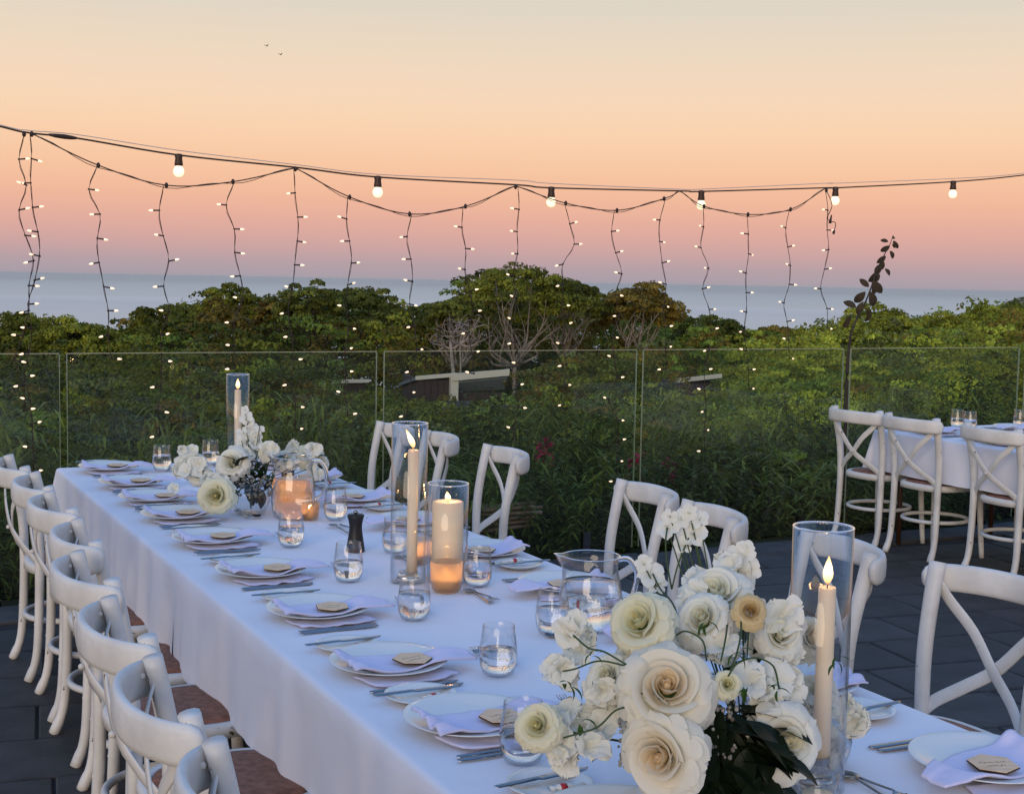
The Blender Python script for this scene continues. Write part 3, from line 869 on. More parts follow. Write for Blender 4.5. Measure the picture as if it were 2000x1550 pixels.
# ---- glasses
GLP = [(0.0305, 0.0), (0.036, 0.004), (0.0425, 0.022), (0.0455, 0.045), (0.044, 0.070), (0.0395, 0.098), (0.0375, 0.118)]
def inner(p, t=0.0013, base=0.006):
    return [(max(r - t, 0.001), z + (base if i == 0 else 0)) for i, (r, z) in enumerate(p)]
glass_me = mesh_data('stemless_glass', *join(lathe([(0.0005, 0.0005)] + GLP + [(0.0370, 0.1187)] + inner(GLP)[:0:-1] + [(0.034, 0.007), (0.0005, 0.006)], 32)), 'glass')
rim_me = mesh_data('rim', *sweep([(0.0372 * math.cos(2 * pi * k / 32), 0.0372 * math.sin(2 * pi * k / 32), 0.1185) for k in range(32)], 0.0007, None, 5, closed=True), 'porcelain')
def water_geo(prof, frac, shrink=0.0016):
    zt = prof[-1][1] * frac
    pts = [(0.0005, 0.0068)]
    for r, z in prof:
        if 0.007 < z < zt: pts.append((r - shrink, z))
    for i in range(len(prof) - 1):
        if prof[i][1] <= zt <= prof[i + 1][1]:
            t = (zt - prof[i][1]) / (prof[i + 1][1] - prof[i][1]); rz = prof[i][0] + (prof[i + 1][0] - prof[i][0]) * t - shrink
    pts.insert(1, (prof[0][0] - 0.0015, 0.0069))
    pts += [(rz, zt), (0.0005, zt)]
    return lathe(pts, 32)
water_me = [mesh_data('water', *water_geo(GLP, f), 'water_drink') for f in (0.50, 0.56, 0.62)]
def glass(x, y, k, label, group='stemless water glasses', water=True, z=None):
    o = put('water_glass', glass_me, x, y, z if z is not None else TT, k * 1.3, label, 'glass', group)
    if water: add('water', water_me[k % 3], None, o)
    return o
GL = [(1.411, 2.848, 'half-full water glass standing alone in the middle foreground'),
      (1.195, 2.300, 'water glass in front of the left roses of the near centrepiece'),
      (1.433, 3.413, 'half-full water glass at the foot of the tall candle, beside a fork'),
      (1.430, 3.925, 'water glass in front of the black pepper grinder'),
      (1.436, 4.514, 'water glass in front of the far water jug'),
      (1.768, 3.721, 'water glass just right of the short pillar candle'),
      (1.753, 4.959, 'water glass between the far jug and the pepper grinder'),
      (1.709, 3.133, 'water glass left of the near water jug'),
      (1.437, 6.504, 'leftmost glass at the far end of the long table'),
      (1.703, 6.640, 'glass behind the white blossoms at the far table end'),
      (1.728, 4.286, 'water glass behind the left rim of the tall candle cylinder'),
      (1.50, 5.62, 'water glass behind the left blossoms of the far centrepiece'),
      (1.74, 2.06, 'water glass behind the nearest tall candle')]
for i, (x, y, lab) in enumerate(GL):
    glass(x, y, i, lab)
for i, (px, py, lab) in enumerate([(1869, 834, 'taller glass on the second table, left of a pair'), (1894, 838, 'shorter glass beside the first on the second table'), (1991, 834, 'glass at the right edge on the second table')]):
    p = at_z(px, py, TT)
    glass(p.x, p.y, i, lab, 'glasses on the second table')

# ---- jugs
def jug(x, y, rz, H, k, label):
    pr = [(0.052, 0.0), (0.060, 0.006), (0.066, 0.05), (0.067, 0.09), (0.061, 0.13), (0.056, 0.16), (0.060, 0.195)]
    s = H / 0.195
    pr = [(r * 1.27, z * s) for r, z in pr]
    n = 36
    V, F = lathe([(0.0005, 0.001)] + pr + [(pr[-1][0] - 0.001, pr[-1][1] + 0.001)] + inner(pr, 0.0025, 0.009)[:0:-1] + [(0.045, 0.010), (0.0005, 0.009)], n)
    V2 = []
    for v in V:   # pulled spout
        a = math.atan2(v[1], v[0]); h = v[2] / H
        w = math.exp(-(a / 0.33) ** 2) * max(0, (h - 0.72) / 0.28)
        V2.append((v[0] * (1 + 0.34 * w), v[1] * (1 - 0.25 * w), v[2] + 0.008 * w))
    t = thing('water_jug', label, 'jug', (x, y, TT), rz, 'glass water jugs')
    add('jug_body', (V2, F), 'glass', t)
    add('rim', sweep([(v[0], v[1], v[2]) for v in V2[len(pr) * n:(len(pr) + 1) * n]], 0.0016, None, 6, closed=True), 'glass_solid', t)
    pts = spline([(-pr[-1][0] + 0.004, 0, H * 0.94), (-0.105, 0, H * 0.93), (-0.128, 0, H * 0.72), (-0.115, 0, H * 0.42), (-0.083, 0, H * 0.30)], 5)
    add('handle', sweep(pts, 0.0075, 0.0055, 10, up=(0, 1, 0)), 'glass_solid', t)
    add('water', water_geo([(r - 0.001, z) for r, z in pr], 0.64, 0.0026), 'water_drink', t)
mat('glass_solid', (0.97, 0.98, 0.98), 0.0, trans=1.0, ior=1.45)
jug(1.615, 5.05, math.radians(150), 0.235, 0, 'far glass jug of water glowing orange from the candle behind it')
jug(1.831, 3.147, math.radians(165), 0.195, 1, 'near glass jug of water behind the large white centrepiece')

# ---- pepper grinders
def grinder(x, y, label, H=0.128):
    t = thing('pepper_grinder', label, 'pepper grinder', (x, y, TT), 0.3, 'black grinders')
    add('grinder_body', lathe([(0.0005, 0.0), (0.031, 0.0), (0.031, 0.012), (0.028, 0.03), (0.0235, 0.06), (0.0215, 0.078), (0.022, 0.082), (0.0215, 0.088), (0.025, 0.108), (0.029, 0.121), (0.027, 0.126), (0.0005, 0.127)], 28), 'black_grinder', t)
    add('finial', lathe([(0.0005, 0.126), (0.004, 0.1265), (0.004, 0.129), (0.008, 0.131), (0.0085, 0.136), (0.005, 0.140), (0.0005, 0.1405)], 16), 'steel', t)
grinder(1.610, 4.351, 'waisted black pepper grinder in the middle of the table')
grinder(1.625, 2.52, 'black grinder half hidden behind the near centrepiece roses')

# ---- candles
def flame(parent, z, h=0.034, lean=(0, 0), s=1.0, power=0.28, mt='flame'):
    pr = [(0.0004, 0.0), (0.0042, 0.004), (0.0066, 0.010), (0.0070, 0.015), (0.0056, 0.022), (0.0032, 0.029), (0.0004, 0.036)]
    v, f = lathe(pr, 14)
    v = [((x + lean[0] * (zz / 0.036) ** 1.5) * s, (y + lean[1] * (zz / 0.036) ** 1.5) * s, zz * h / 0.036) for x, y, zz in v]
    add('flame', (v, f), mt, parent, (0, 0, z + 0.004))
    d = bpy.data.lights.new('candle_light', 'POINT'); d.energy = power * 1.1; d.color = (1.0, 0.52, 0.2); d.shadow_soft_size = 0.012
    o = bpy.data.objects.new('candle_light', d); o.location = (0, 0, z + 0.022); link(o, parent)
def tall_candle(x, y, H, label, cr_=0.017, ch=0.36, stand=0.0, base=0.0, lean=(0, 0), off=(0, 0), tr=0.055, tilt=0):
    t = thing('hurricane_candle', label, 'candle', (x, y, TT), 0, 'candles in clear glass cylinders')
    add('glass_cylinder', lathe([(0.0005, 0.0), (tr, 0.0), (tr, 0.02), (tr, H * 0.5), (tr, H), (tr - 0.0025, H), (tr - 0.0025, H * 0.5), (tr - 0.0025, 0.008), (0.0005, 0.008)], 48), 'glass', t)
    add('rim', sweep([((tr - .0012) * math.cos(2 * pi * k / 48), (tr - .0012) * math.sin(2 * pi * k / 48), H) for k in range(48)], 0.0022, None, 6, closed=True), 'glass_solid', t)
    if stand:
        add('glass_stand', lathe([(0.0005, 0.0085), (0.034, 0.0085), (0.036, 0.015), (0.028, 0.03), (0.0285, stand), (0.0255, stand), (0.024, 0.032), (0.0005, 0.030)], 32), 'glass_solid', t)
    c = add('candle_stick', lathe([(0.0005, 0), (cr_, 0), (cr_ * 0.985, ch * 0.5), (cr_ * 0.97, ch - 0.003), (cr_ * 0.90, ch), (cr_ * 0.35, ch - 0.003), (0.0005, ch - 0.003)], 28), 'wax', t, (off[0], off[1], base + 0.009))
    add('wick', sweep([(0, 0, ch - 0.003), (0.0005, 0, ch + 0.006), (0.002, 0, ch + 0.012)], 0.0010, None, 5), 'wick', c)
    return t, c, ch
t, c, ch = tall_candle(1.627, 1.962, 0.485, 'nearest tall ivory taper candle burning in a glass cylinder beside the roses', cr_=0.0165, ch=0.335, stand=0.060, base=0.030, off=(0.014, 0))
flame(c, ch, 0.052, (0.001, 0), 1.35)
t, c, ch = tall_candle(1.596, 3.851, 0.485, 'tall ivory taper with wind-blown flame in a glass cylinder at mid table', cr_=0.0165, ch=0.385, stand=0.030, base=0.010, off=(0.012, 0))
flame(c, ch, 0.058, (-0.016, 0.006), 1.35)
t, c, ch = tall_candle(1.827, 6.600, 0.440, 'farthest taper candle in a glass cylinder behind the far flowers', cr_=0.0165, ch=0.345, stand=0.030, base=0.010)
flame(c, ch, 0.052, (0, 0), 1.5)
t, c, ch = tall_candle(1.712, 3.820, 0.300, 'thick ivory pillar candle in a short glass cylinder', cr_=0.049, ch=0.235, tr=0.063, base=0.002)
flame(c, ch - 0.004, 0.030, (-0.003, 0), 1.3, 0.5)
def votive(x, y, label, lit=True, k=0, sc=1.0):
    t = thing('votive_candle', label, 'votive candle', (x, y, TT), k, 'votives in ribbed glass cups')
    t.scale = (sc, sc, sc)
    n = 48; H = 0.066
    pr = [(0.0005, 0.0), (0.027, 0.0), (0.031, 0.006), (0.034, 0.03), (0.036, H), (0.0335, H), (0.031, 0.03), (0.026, 0.009), (0.0005, 0.008)]
    V, F = lathe(pr, n)
    V = [(x_ * (1 + (0.035 * math.cos(a * 24) if 0.004 < z < H * 0.9 and math.hypot(x_, y_) > 0.02 else 0)), y_ * (1 + (0.035 * math.cos(a * 24) if 0.004 < z < H * 0.9 and math.hypot(x_, y_) > 0.02 else 0)), z) for (x_, y_, z) in V for a in [math.atan2(y_, x_)]]
    add('ribbed_cup', (V, F), 'lit_cup_glow' if lit else 'glass', t)
    w = add('wax_fill', lathe([(0.0005, 0.010), (0.0235, 0.010), (0.027, 0.030), (0.0005, 0.029)], 24), 'wax', t)
    if lit: flame(w, 0.024, 0.028, (0, 0), 1.5, 0.6, 'votive_flame')
votive(1.652, 3.690, 'lit votive in a ribbed glass cup in front of the pillar candle', sc=1.35)
votive(1.735, 4.090, 'lit votive glowing behind the tall mid-table candle', k=1, sc=1.2)
votive(1.672, 5.225, 'lit votive glowing behind the far water jug', k=2, sc=1.5)
votive(1.560, 1.870, 'votive cup at the foot of the nearest tall candle', k=3, lit=False)
votive(1.665, 5.000, 'small votive cup between the far jug and a water glass', k=4, lit=True)

# ================================================================ FLOWERS
def petal(L, W, curl, cup, back=0.0, ruff=0.0, seed=0.0, nu=7, nv=7, base=0.25, roll=0.0):
    """petal growing along +z from origin, inner face towards -x... returns grid; curl: outward bend, cup: sideways cupping"""
    def f(u, v):
        s = (v - 0.5) * 2
        w = W * (base + (1 - base) * math.sin(min(1.0, u * 1.05) * pi * 0.62)) * (1 if u < 0.7 else max(0.05, 1 - ((u - 0.7) / 0.32) ** (2 if not roll else 1.5)) ** 0.6)
        ang = curl * u * u + back * max(0, u - 0.7) * 3
        x = L * (math.sin(ang) * u * 0.75)
        z = L * u * (1 - 0.22 * abs(ang)) if abs(ang) < 1.2 else L * u * 0.7
        y = s * w
        x -= cup * w * s * s
        if roll:
            e = max(0, abs(s) - 0.35) ** 2 * u
            x += roll * w * e * 2.2; y *= 1 - 0.30 * roll * e * 2; z += roll * 0.10 * L * max(0, u - 0.75) * 4 * (1 - abs(s))
        r = ruff * (nz(u * 1.7 + seed, s * 2.3 + seed, 2.2) ) * u
        return (x + r, y + r * 0.5, z + r * 0.4)
    return grid(f, nu, nv)
def flower_mesh(name, petals, m):
    """petals: list of (geo, rotz, tilt outward, heart strength, z offset, radial offset)"""
    V, F, Hh = [], [], []
    for geo, rz, tilt, heart, z0, r0 in petals:
        M = Matrix.Rotation(rz, 4, 'Z') @ Matrix.Translation((r0, 0, z0)) @ Matrix.Rotation(tilt, 4, 'Y')
        k = len(V)
        vv = [M @ Vector(v) for v in geo[0]]
        V += vv; F += [tuple(i + k for i in q) for q in geo[1]]
        Hh += [heart] * len(vv)
    me = mesh_data(name, V, F, m)
    a = me.color_attributes.new('heart', 'FLOAT_COLOR', 'POINT')
    a.data.foreach_set('color', np.repeat(np.array(Hh, dtype=np.float32), 4).tolist())
    return me
def arc_petal(r, span, h, flare, twist, seed, nu=7, nv=13):
    """upright petal wrapped round the heart of the flower: part of a spiralling cup"""
    def f(u, v):
        th = (v - 0.5) * span
        edge = 1 - abs(2 * v - 1) ** 4
        hh = h * (0.62 + 0.38 * edge) * (1 + 0.10 * nz(th * 1.5 + seed, 1.0))
        rr_ = (r + twist * (v - 0.5)) * (0.62 + 0.38 * math.sin(min(1, u * 1.1) * pi / 2)) * (1 + flare * max(0, u - 0.55) ** 2 * 4) + 0.012 * nz(th * 2 + seed, u * 2)
        return (rr_ * math.cos(th), rr_ * math.sin(th), hh * u)
    return grid(f, nu, nv)
def rose_mesh(m, seed, open_=1.0, R=1.0):
    rr = random.Random(seed); P = []
    a = rr.uniform(0, 6)
    # spiralling heart
    for ring, (n, r, span, h, flare, heart) in enumerate([
            (2, 0.05, 3.6, 0.52, 0.02, 1.0), (2, 0.12, 3.0, 0.53, 0.12, 1.0), (3, 0.20, 2.7, 0.52, 0.18, 0.85),
            (3, 0.29, 2.6, 0.48, 0.24, 0.62), (4, 0.39, 2.2, 0.42, 0.32, 0.35), (4, 0.50, 2.0, 0.33, 0.45 * open_, 0.12)]):
        for k in range(n):
            a += 2 * pi / n
            P.append((arc_petal(r * rr.uniform(.95, 1.05), span * rr.uniform(.9, 1.1), h * rr.uniform(.84, 1.08), flare * rr.uniform(.7, 1.5), 0.06 + 0.16 * r, rr.uniform(0, 90)), a + rr.uniform(-.5, .5), rr.uniform(-.16, .16), heart * rr.uniform(.8, 1.1), rr.uniform(-.05, .03), rr.uniform(-.03, .03)))
        a += 0.8
    P.append((ball((0, 0, 0.14), 0.11, 10, 6, 1.9), 0, 0, 1.0, 0, 0))
    # opened outer petals
    for ring, (n, L, W, tilt, curl, cup, r0, heart, z0) in enumerate([
            (5, 0.52, 0.58, 0.75, 0.35, 0.36, 0.38, 0.04, -0.02), (5, 0.70, 0.70, 1.10, 0.50, 0.25, 0.26, 0.0, -0.08), (4, 0.80, 0.74, 1.45, 0.62, 0.18, 0.18, 0.0, -0.16)]):
        for k in range(n):
            a += 2 * pi / n
            g = petal(L * rr.uniform(.92, 1.06), W * rr.uniform(.9, 1.1), (curl + rr.uniform(-.1, .15)) * open_, cup, back=0.5 * open_, ruff=0.10 + 0.02 * ring, seed=rr.uniform(0, 90), nu=11, nv=13, base=0.5, roll=rr.uniform(0.5, 1.1))
            P.append((g, a + rr.uniform(-.15, .15), (tilt + rr.uniform(-.1, .1)) * open_, heart, z0, r0))
        a += 0.6
    return flower_mesh('rose', P, m)
rose_me = [rose_mesh('petal_cream', 1), rose_mesh('petal_cream', 2, 1.05), rose_mesh('petal_white', 3, 0.9), rose_mesh('petal_lemon', 4, 0.95), rose_mesh('petal_white', 5, 1.1)]
ran_me = rose_mesh('petal_gold', 8, 0.9)
def pea_mesh(seed, m='petal_white'):
    rr = random.Random(seed); P = []
    for k, (rz, tilt, L, W) in enumerate([(0.3, 0.9, 1.0, 0.62), (-0.5, 1.0, 0.95, 0.60), (2.6, 0.35, 0.8, 0.5), (3.5, 0.45, 0.8, 0.5), (1.6, 0.6, 0.7, 0.42), (4.6, 0.7, 0.75, 0.45)]):
        P.append((petal(L * rr.uniform(.9, 1.1), W * rr.uniform(.9, 1.15), rr.uniform(0.1, .5), rr.uniform(-.1, .3), 0.2, ruff=0.27, seed=rr.uniform(0, 90), nu=9, nv=11, base=0.35), rz + rr.uniform(-.3, .3), tilt + rr.uniform(-.15, .15), 0.15 if k > 1 else 0.0, 0, 0.03))
    return flower_mesh('sweet_pea', P, m)
pea_me = [pea_mesh(k) for k in range(5)]
def orchid_mesh(seed):
    rr = random.Random(seed); P = []
    for k in range(5):
        P.append((petal(0.95, 0.36 + 0.12 * (k % 2), 0.3, 0.2, 0.1, ruff=0.10, seed=rr.uniform(0, 50), base=0.2), k * 2 * pi / 5 + rr.uniform(-.15, .15), 1.15, 0.0, 0, 0.02))
    P.append((petal(0.5, 0.22, -0.4, 0.5, 0, 0.06, 3.0), 0.2, 0.4, 0.5, 0.05, 0.0))
    return flower_mesh('blossom', P, 'petal_white')
orchid_me = [orchid_mesh(k) for k in range(3)]
def leaf_geo(L, W, droop=0.4, fold=0.25, nu=8):
    def f(u, v):
        s = (v - 0.5) * 2
        w = W * math.sin(pi * min(1, u * 0.97 + 0.02)) ** 0.8
        return (L * u * math.cos(droop * u), s * w, -L * math.sin(droop * u) * u * 0.9 + fold * abs(s) * w)
    return grid(f, nu, 5)
leaf_me = [mesh_data('leaf', *leaf_geo(1, 0.26, 0.5), 'dark_leaf'), mesh_data('leaf', *leaf_geo(1, 0.13, 0.8), 'green_leaf'), mesh_data('leaf', *leaf_geo(1, 0.34, 0.3), 'dark_leaf')]

def face_quat(n):
    return Vector(n).normalized().to_track_quat('Z', 'Y')
def centrepiece(label, base, items, greens, stems, vase_r=0.075, vase_h=0.085, shift=0.0):
    t = thing('flower_centrepiece', label, 'flower arrangement', base, 0, None)
    B = Vector(base)
    add('glass_bowl', lathe([(0.0005, 0.0), (vase_r * 0.75, 0.0), (vase_r, vase_h * 0.35), (vase_r * 0.95, vase_h), (vase_r * 0.91, vase_h), (vase_r * 0.95, vase_h * 0.35), (vase_r * 0.7, 0.006), (0.0005, 0.006)], 32), 'glass', t)
    cen = B + Vector((0, 0, vase_h * 0.9))
    eye = Vector((0, 0, EYE))
    rr = random.Random(5)
    for it in items:
        kind, px, py, dia, dep, tx, ty = it[:7]
        dep += shift
        if shift and px > 1545: dep = max(dep, 2.64)
        if kind == 'rose': dia *= 0.88
        c = at(px, py, dep)
        r = dia / 2 * dep / FPX
        toeye = (eye - c).normalized()
        out = (c - cen).normalized()
        # px/py tilt: tx,ty turn the flower face sideways/up relative to the viewer
        nrm = (toeye + CR * tx + CU * ty + out * 0.15).normalized()
        me = {'rose': rose_me[it[7] if len(it) > 7 else 0], 'ran': ran_me, 'pea': pea_me[rr.randrange(5)], 'orc': orchid_me[rr.randrange(3)]}[kind]
        nm = {'rose': 'rose', 'ran': 'ranunculus', 'pea': 'sweet_pea', 'orc': 'blossom'}[kind]
        o = bpy.data.objects.new(nm, me)
        o.rotation_mode = 'QUATERNION'
        q = face_quat(nrm)
        from mathutils import Quaternion
        o.rotation_quaternion = q @ Quaternion((0, 0, 1), rr.uniform(0, 6.28))
        off = 0.30 * r if kind in ('rose', 'ran') else 0.3 * r
        o.location = c - B - nrm * off
        o.scale = (r * 1.04 * rr.uniform(.93, 1.08), r * 1.04 * rr.uniform(.93, 1.08), r * rr.uniform(.9, 1.2))
        link(o, t)
        # stalk into the bowl
        a = c - nrm * off - B; b = cen - B
        if kind in ('rose', 'ran', 'orc'):
            mid = (a + b) / 2 - nrm * 0.01 - Vector((0, 0, 0.01))
            add('stalk', sweep(spline([a, mid, b, Vector((b.x * 0.5, b.y * 0.5, 0.015))], 4), 0.0022 if kind == 'rose' else 0.0014, None, 5), 'stem', t)
        if kind == 'rose':
            V = []
            gs = []
            for k in range(5):
                lf = tf(leaf_geo(0.50 * r, 0.12 * r, 0.9), Matrix.Translation(a - nrm * (0.16 * r)) @ nrm.to_track_quat('Z', 'Y').to_matrix().to_4x4() @ Matrix.Rotation(k * 1.257, 4, 'Z'))
                gs.append(lf)
            add('sepals', join(*gs), 'green_leaf', t)
    for (px, py, dep, L, k, ang) in greens:
        dep += shift
        c = at(px, py, dep)
        o = bpy.data.objects.new('leaf', leaf_me[k])
        d = (CR * math.cos(ang) + CU * math.sin(ang) - CF * 0.35).normalized()
        o.rotation_mode = 'QUATERNION'
        o.rotation_quaternion = d.to_track_quat('X', 'Z')
        o.location = c - B; o.scale = (L * dep / FPX,) * 3
        link(o, t)
    for pts in stems:
        P = [at(px, py, dep + shift) - B for px, py, dep in pts]
        add('stem', sweep(spline(P, 5), 0.0016, None, 6), 'stem', t)
    return t
D = 2.15
items = [
 ('rose', 1302, 1338, 205, 2.02, 0.12, 0.30, 0), ('rose', 1282, 1482, 205, 1.98, -0.45, -0.25, 1), ('rose', 1243, 1208, 150, 2.12, -0.5, 0.55, 3),
 ('rose', 1250, 1290, 130, 2.16, -0.3, -0.3, 2), ('rose', 1395, 1152, 165, 2.26, -0.2, 0.8, 2), ('rose', 1370, 1205, 130, 2.18, -0.2, 0.4, 2),
 ('ran', 1466, 1190, 66, 2.16, 0.15, 0.25), ('rose', 1422, 1335, 62, 2.05, 0.2, 0.1, 3), ('rose', 1540, 1448, 185, 2.10, 0.45, 0.0, 2),
 ('rose', 1612, 1452, 120, 2.12, 0.5, 0.1, 0), ('rose', 1590, 1240, 100, 2.24, 0.5, 0.3, 0), ('rose', 1525, 1235, 115, 2.22, 0.2, 0.4, 4),
 ('rose', 1045, 1415, 110, 2.06, -0.35, 0.25, 3), ('rose', 1185, 1318, 105, 2.12, -0.3, 0.2, 2), ('rose', 1340, 1230, 90, 2.2, 0.0, 0.6, 4)]
def peas(rr, cx, cy, sx, sy, n, dep, size=58, kind='pea'):
    n = int(n * 0.85 + 0.5); size *= 1.22
    out = []
    for k in range(n):
        a = rr.uniform(0, 6.28); q = math.sqrt(rr.random())
        out.append((kind, cx + sx * q * math.cos(a), cy + sy * q * math.sin(a), size * rr.uniform(.8, 1.25), dep + rr.uniform(-.05, .08), rr.uniform(-.7, .7), rr.uniform(-.3, .8)))
    return out
rr = random.Random(21)
items += peas(rr, 1115, 1245, 38, 30, 5, 2.2, 56) + peas(rr, 1095, 1300, 30, 26, 4, 2.18, 52) + peas(rr, 1125, 1430, 50, 48, 9, 2.08, 66) + peas(rr, 1090, 1480, 26, 18, 3, 2.08, 52)
items += peas(rr, 1170, 1360, 34, 30, 5, 2.12, 62) + peas(rr, 1480, 1345, 60, 34, 7, 2.12, 66) + peas(rr, 1545, 1330, 55, 50, 8, 2.2, 66) + peas(rr, 1500, 1240, 55, 45, 7, 2.28, 66)
items += peas(rr, 1420, 1250, 40, 34, 5, 2.2, 60) + peas(rr, 1310, 1215, 34, 34, 4, 2.24, 56) + peas(rr, 1645, 1400, 40, 26, 4, 2.2, 58) + peas(rr, 1590, 1380, 30, 30, 3, 2.24, 58)
items += peas(rr, 1420, 1120, 52, 34, 6, 2.32, 66) + peas(rr, 1360, 1165, 30, 26, 3, 2.26, 60) + peas(rr, 1560, 1500, 40, 34, 4, 2.14, 60) + peas(rr, 1345, 1175, 60, 30, 4, 2.3, 60)
items += peas(rr, 1225, 1365, 34, 34, 4, 2.14, 62) + peas(rr, 1250, 1405, 30, 24, 3, 2.14, 58)
for px, py, d in [(1303, 1030, 52), (1330, 1012, 44), (1352, 1040, 60), (1366, 1012, 40), (1335, 1062, 44), (1308, 1008, 38), (1272, 1118, 60), (1258, 1100, 40), (1285, 1140, 44), (1445, 1085, 62), (1462, 1112, 58), (1432, 1105, 50), (1458, 1068, 34), (1345, 1000, 36)]:
    items.append(('orc', px, py, d, 2.36 if px < 1400 else 2.34, rr.uniform(-.4, .3), rr.uniform(-.2, .5)))
greens = []
for k in range(60):
    greens.append((rr.uniform(1385, 1495), rr.uniform(1375, 1530), rr.uniform(2.06, 2.16), rr.uniform(80, 140), rr.choice([0, 2]), rr.uniform(-2.6, 0.4)))
for k in range(12):
    greens.append((rr.uniform(1330, 1520), rr.uniform(1490, 1550), rr.uniform(2.04, 2.14), rr.uniform(80, 130), 0, rr.uniform(-2.8, 0.0)))
for k in range(16):
    greens.append((rr.uniform(1180, 1560), rr.uniform(1250, 1440), rr.uniform(2.22, 2.3), rr.uniform(70, 110), rr.choice([0, 1, 2]), rr.uniform(-3, 3)))
for px, py in [(1160, 1275), (1230, 1360), (1140, 1410), (1455, 1345), (1520, 1345), (1440, 1270), (1380, 1215), (1110, 1340), (1630, 1290)]:
    for k in range(4):
        greens.append((px + rr.uniform(-8, 8), py + rr.uniform(-8, 8), 2.03, rr.uniform(22, 36), 1, rr.uniform(-3, 3)))
stems = [[(1422, 1320, 2.03), (1440, 1295, 2.03), (1475, 1284, 2.04), (1510, 1300, 2.05), (1522, 1345, 2.06)],
         [(1230, 1378, 2.03), (1200, 1388, 2.03), (1165, 1420, 2.03), (1100, 1440, 2.03)], [(1225, 1298, 2.05), (1180, 1272, 2.06), (1150, 1265, 2.07), (1120, 1240, 2.1)],
         [(1225, 1300, 2.05), (1170, 1290, 2.06), (1125, 1305, 2.08), (1100, 1310, 2.1)], [(1448, 1205, 2.16), (1445, 1250, 2.14), (1430, 1300, 2.1), (1400, 1360, 2.15)],
         [(1408, 1290, 2.1), (1418, 1240, 2.14), (1424, 1180, 2.24)], [(1312, 1150, 2.34), (1303, 1100, 2.34), (1300, 1060, 2.34), (1303, 1030, 2.36)], [(1312, 1150, 2.34), (1325, 1100, 2.35), (1345, 1050, 2.36)],
         [(1340, 1250, 2.2), (1315, 1180, 2.3), (1290, 1150, 2.34), (1275, 1120, 2.36)], [(1400, 1230, 2.25), (1425, 1160, 2.32), (1445, 1100, 2.34)], [(1380, 1290, 2.12), (1372, 1250, 2.14), (1340, 1232, 2.14), (1320, 1240, 2.16)]]
# small dark berries and filler in the shade of the roses
cp = centrepiece('large near centrepiece of cream roses and white sweet peas beside the nearest candle', (1.475, 1.98, TT), items, greens, stems, 0.085, 0.10, shift=0.22)
gs = []
for k in range(150):
    a = (rr.uniform(1370, 1440), rr.uniform(1370, 1480), rr.uniform(2.26, 2.36)) if k < 95 else (rr.uniform(1205, 1250), rr.uniform(1400, 1500), rr.uniform(2.25, 2.32))
    p = at(*a) - Vector((1.475, 1.98, TT)); r = rr.uniform(.0025, .0045)
    gs.append(ball(p, r, 6, 4))
mat('filler_bud', (0.10, 0.09, 0.08), 0.6, color2=(0.32, 0.31, 0.27), vscale=60)
o = add('filler_buds', join(*gs), 'filler_bud', cp); o['kind'] = 'stuff'

# far centrepiece
rr = random.Random(4)
it2 = [('rose', 420, 968, 78, 5.05, -0.2, 0.0, 3), ('rose', 452, 900, 76, 5.35, -0.3, 0.4, 2), ('rose', 470, 885, 60, 5.4, 0, 0.6, 4), ('rose', 372, 905, 62, 5.45, -0.3, 0.3, 4), ('rose', 612, 888, 66, 5.6, 0.4, 0.3, 3), ('rose', 630, 905, 44, 5.6, 0.5, 0.1, 2), ('rose', 385, 925, 52, 5.4, -.3, 0, 2), ('rose', 560, 895, 46, 5.55, 0.1, 0.4, 4)]
it2 += peas(rr, 362, 915, 34, 20, 8, 5.4, 34) + peas(rr, 365, 880, 16, 8, 2, 5.4, 26) + peas(rr, 500, 880, 55, 14, 10, 5.45, 34) + peas(rr, 440, 925, 40, 16, 7, 5.4, 34) + peas(rr, 585, 880, 30, 14, 5, 5.55, 32) + peas(rr, 610, 930, 18, 20, 5, 5.5, 30) + peas(rr, 348, 955, 10, 6, 1, 5.3, 26) + peas(rr, 400, 940, 28, 14, 4, 5.3, 32)
for px, py, d in [(480, 815, 30), (492, 838, 34), (476, 845, 32), (500, 852, 28), (486, 862, 34), (470, 860, 24), (504, 868, 26), (508, 838, 20), (478, 800, 18), (486, 824, 26)]:
    it2.append(('orc', px, py, d, 5.45, rr.uniform(-.4, .4), rr.uniform(-.2, .4)))
gr2 = [(rr.uniform(430, 540), rr.uniform(900, 960), rr.uniform(5.35, 5.45), rr.uniform(30, 55), rr.choice([0, 0, 1, 2]), rr.uniform(-3, 3)) for k in range(34)] + [(rr.uniform(490, 640), rr.uniform(880, 930), 5.6, rr.uniform(24, 40), 0, rr.uniform(-3, 3)) for k in range(14)]
st2 = [[(490, 960, 5.4), (486, 920, 5.42), (482, 870, 5.45), (484, 820, 5.45)], [(500, 955, 5.4), (500, 920, 5.4), (505, 890, 5.4)], [(470, 950, 5.4), (478, 900, 5.42), (472, 860, 5.43)], [(515, 950, 5.4), (520, 910, 5.4), (540, 890, 5.45)], [(496, 900, 5.43), (506, 840, 5.44), (510, 800, 5.44)]]
pz = at_z(490, 1000, TT)
cp2 = centrepiece('far centrepiece of white blossoms in a glass bowl near the end of the table', (pz.x, pz.y, TT), it2, gr2, st2, 0.075, 0.12)
gs = []
for k in range(90):
    p = at(rr.uniform(455, 530), rr.uniform(925, 968), rr.uniform(5.3, 5.42)) - Vector((pz.x, pz.y, TT)); gs.append(ball(p, rr.uniform(.004, .007), 6, 4))
o = add('filler_buds', join(*gs), 'filler_bud', cp2); o['kind'] = 'stuff'

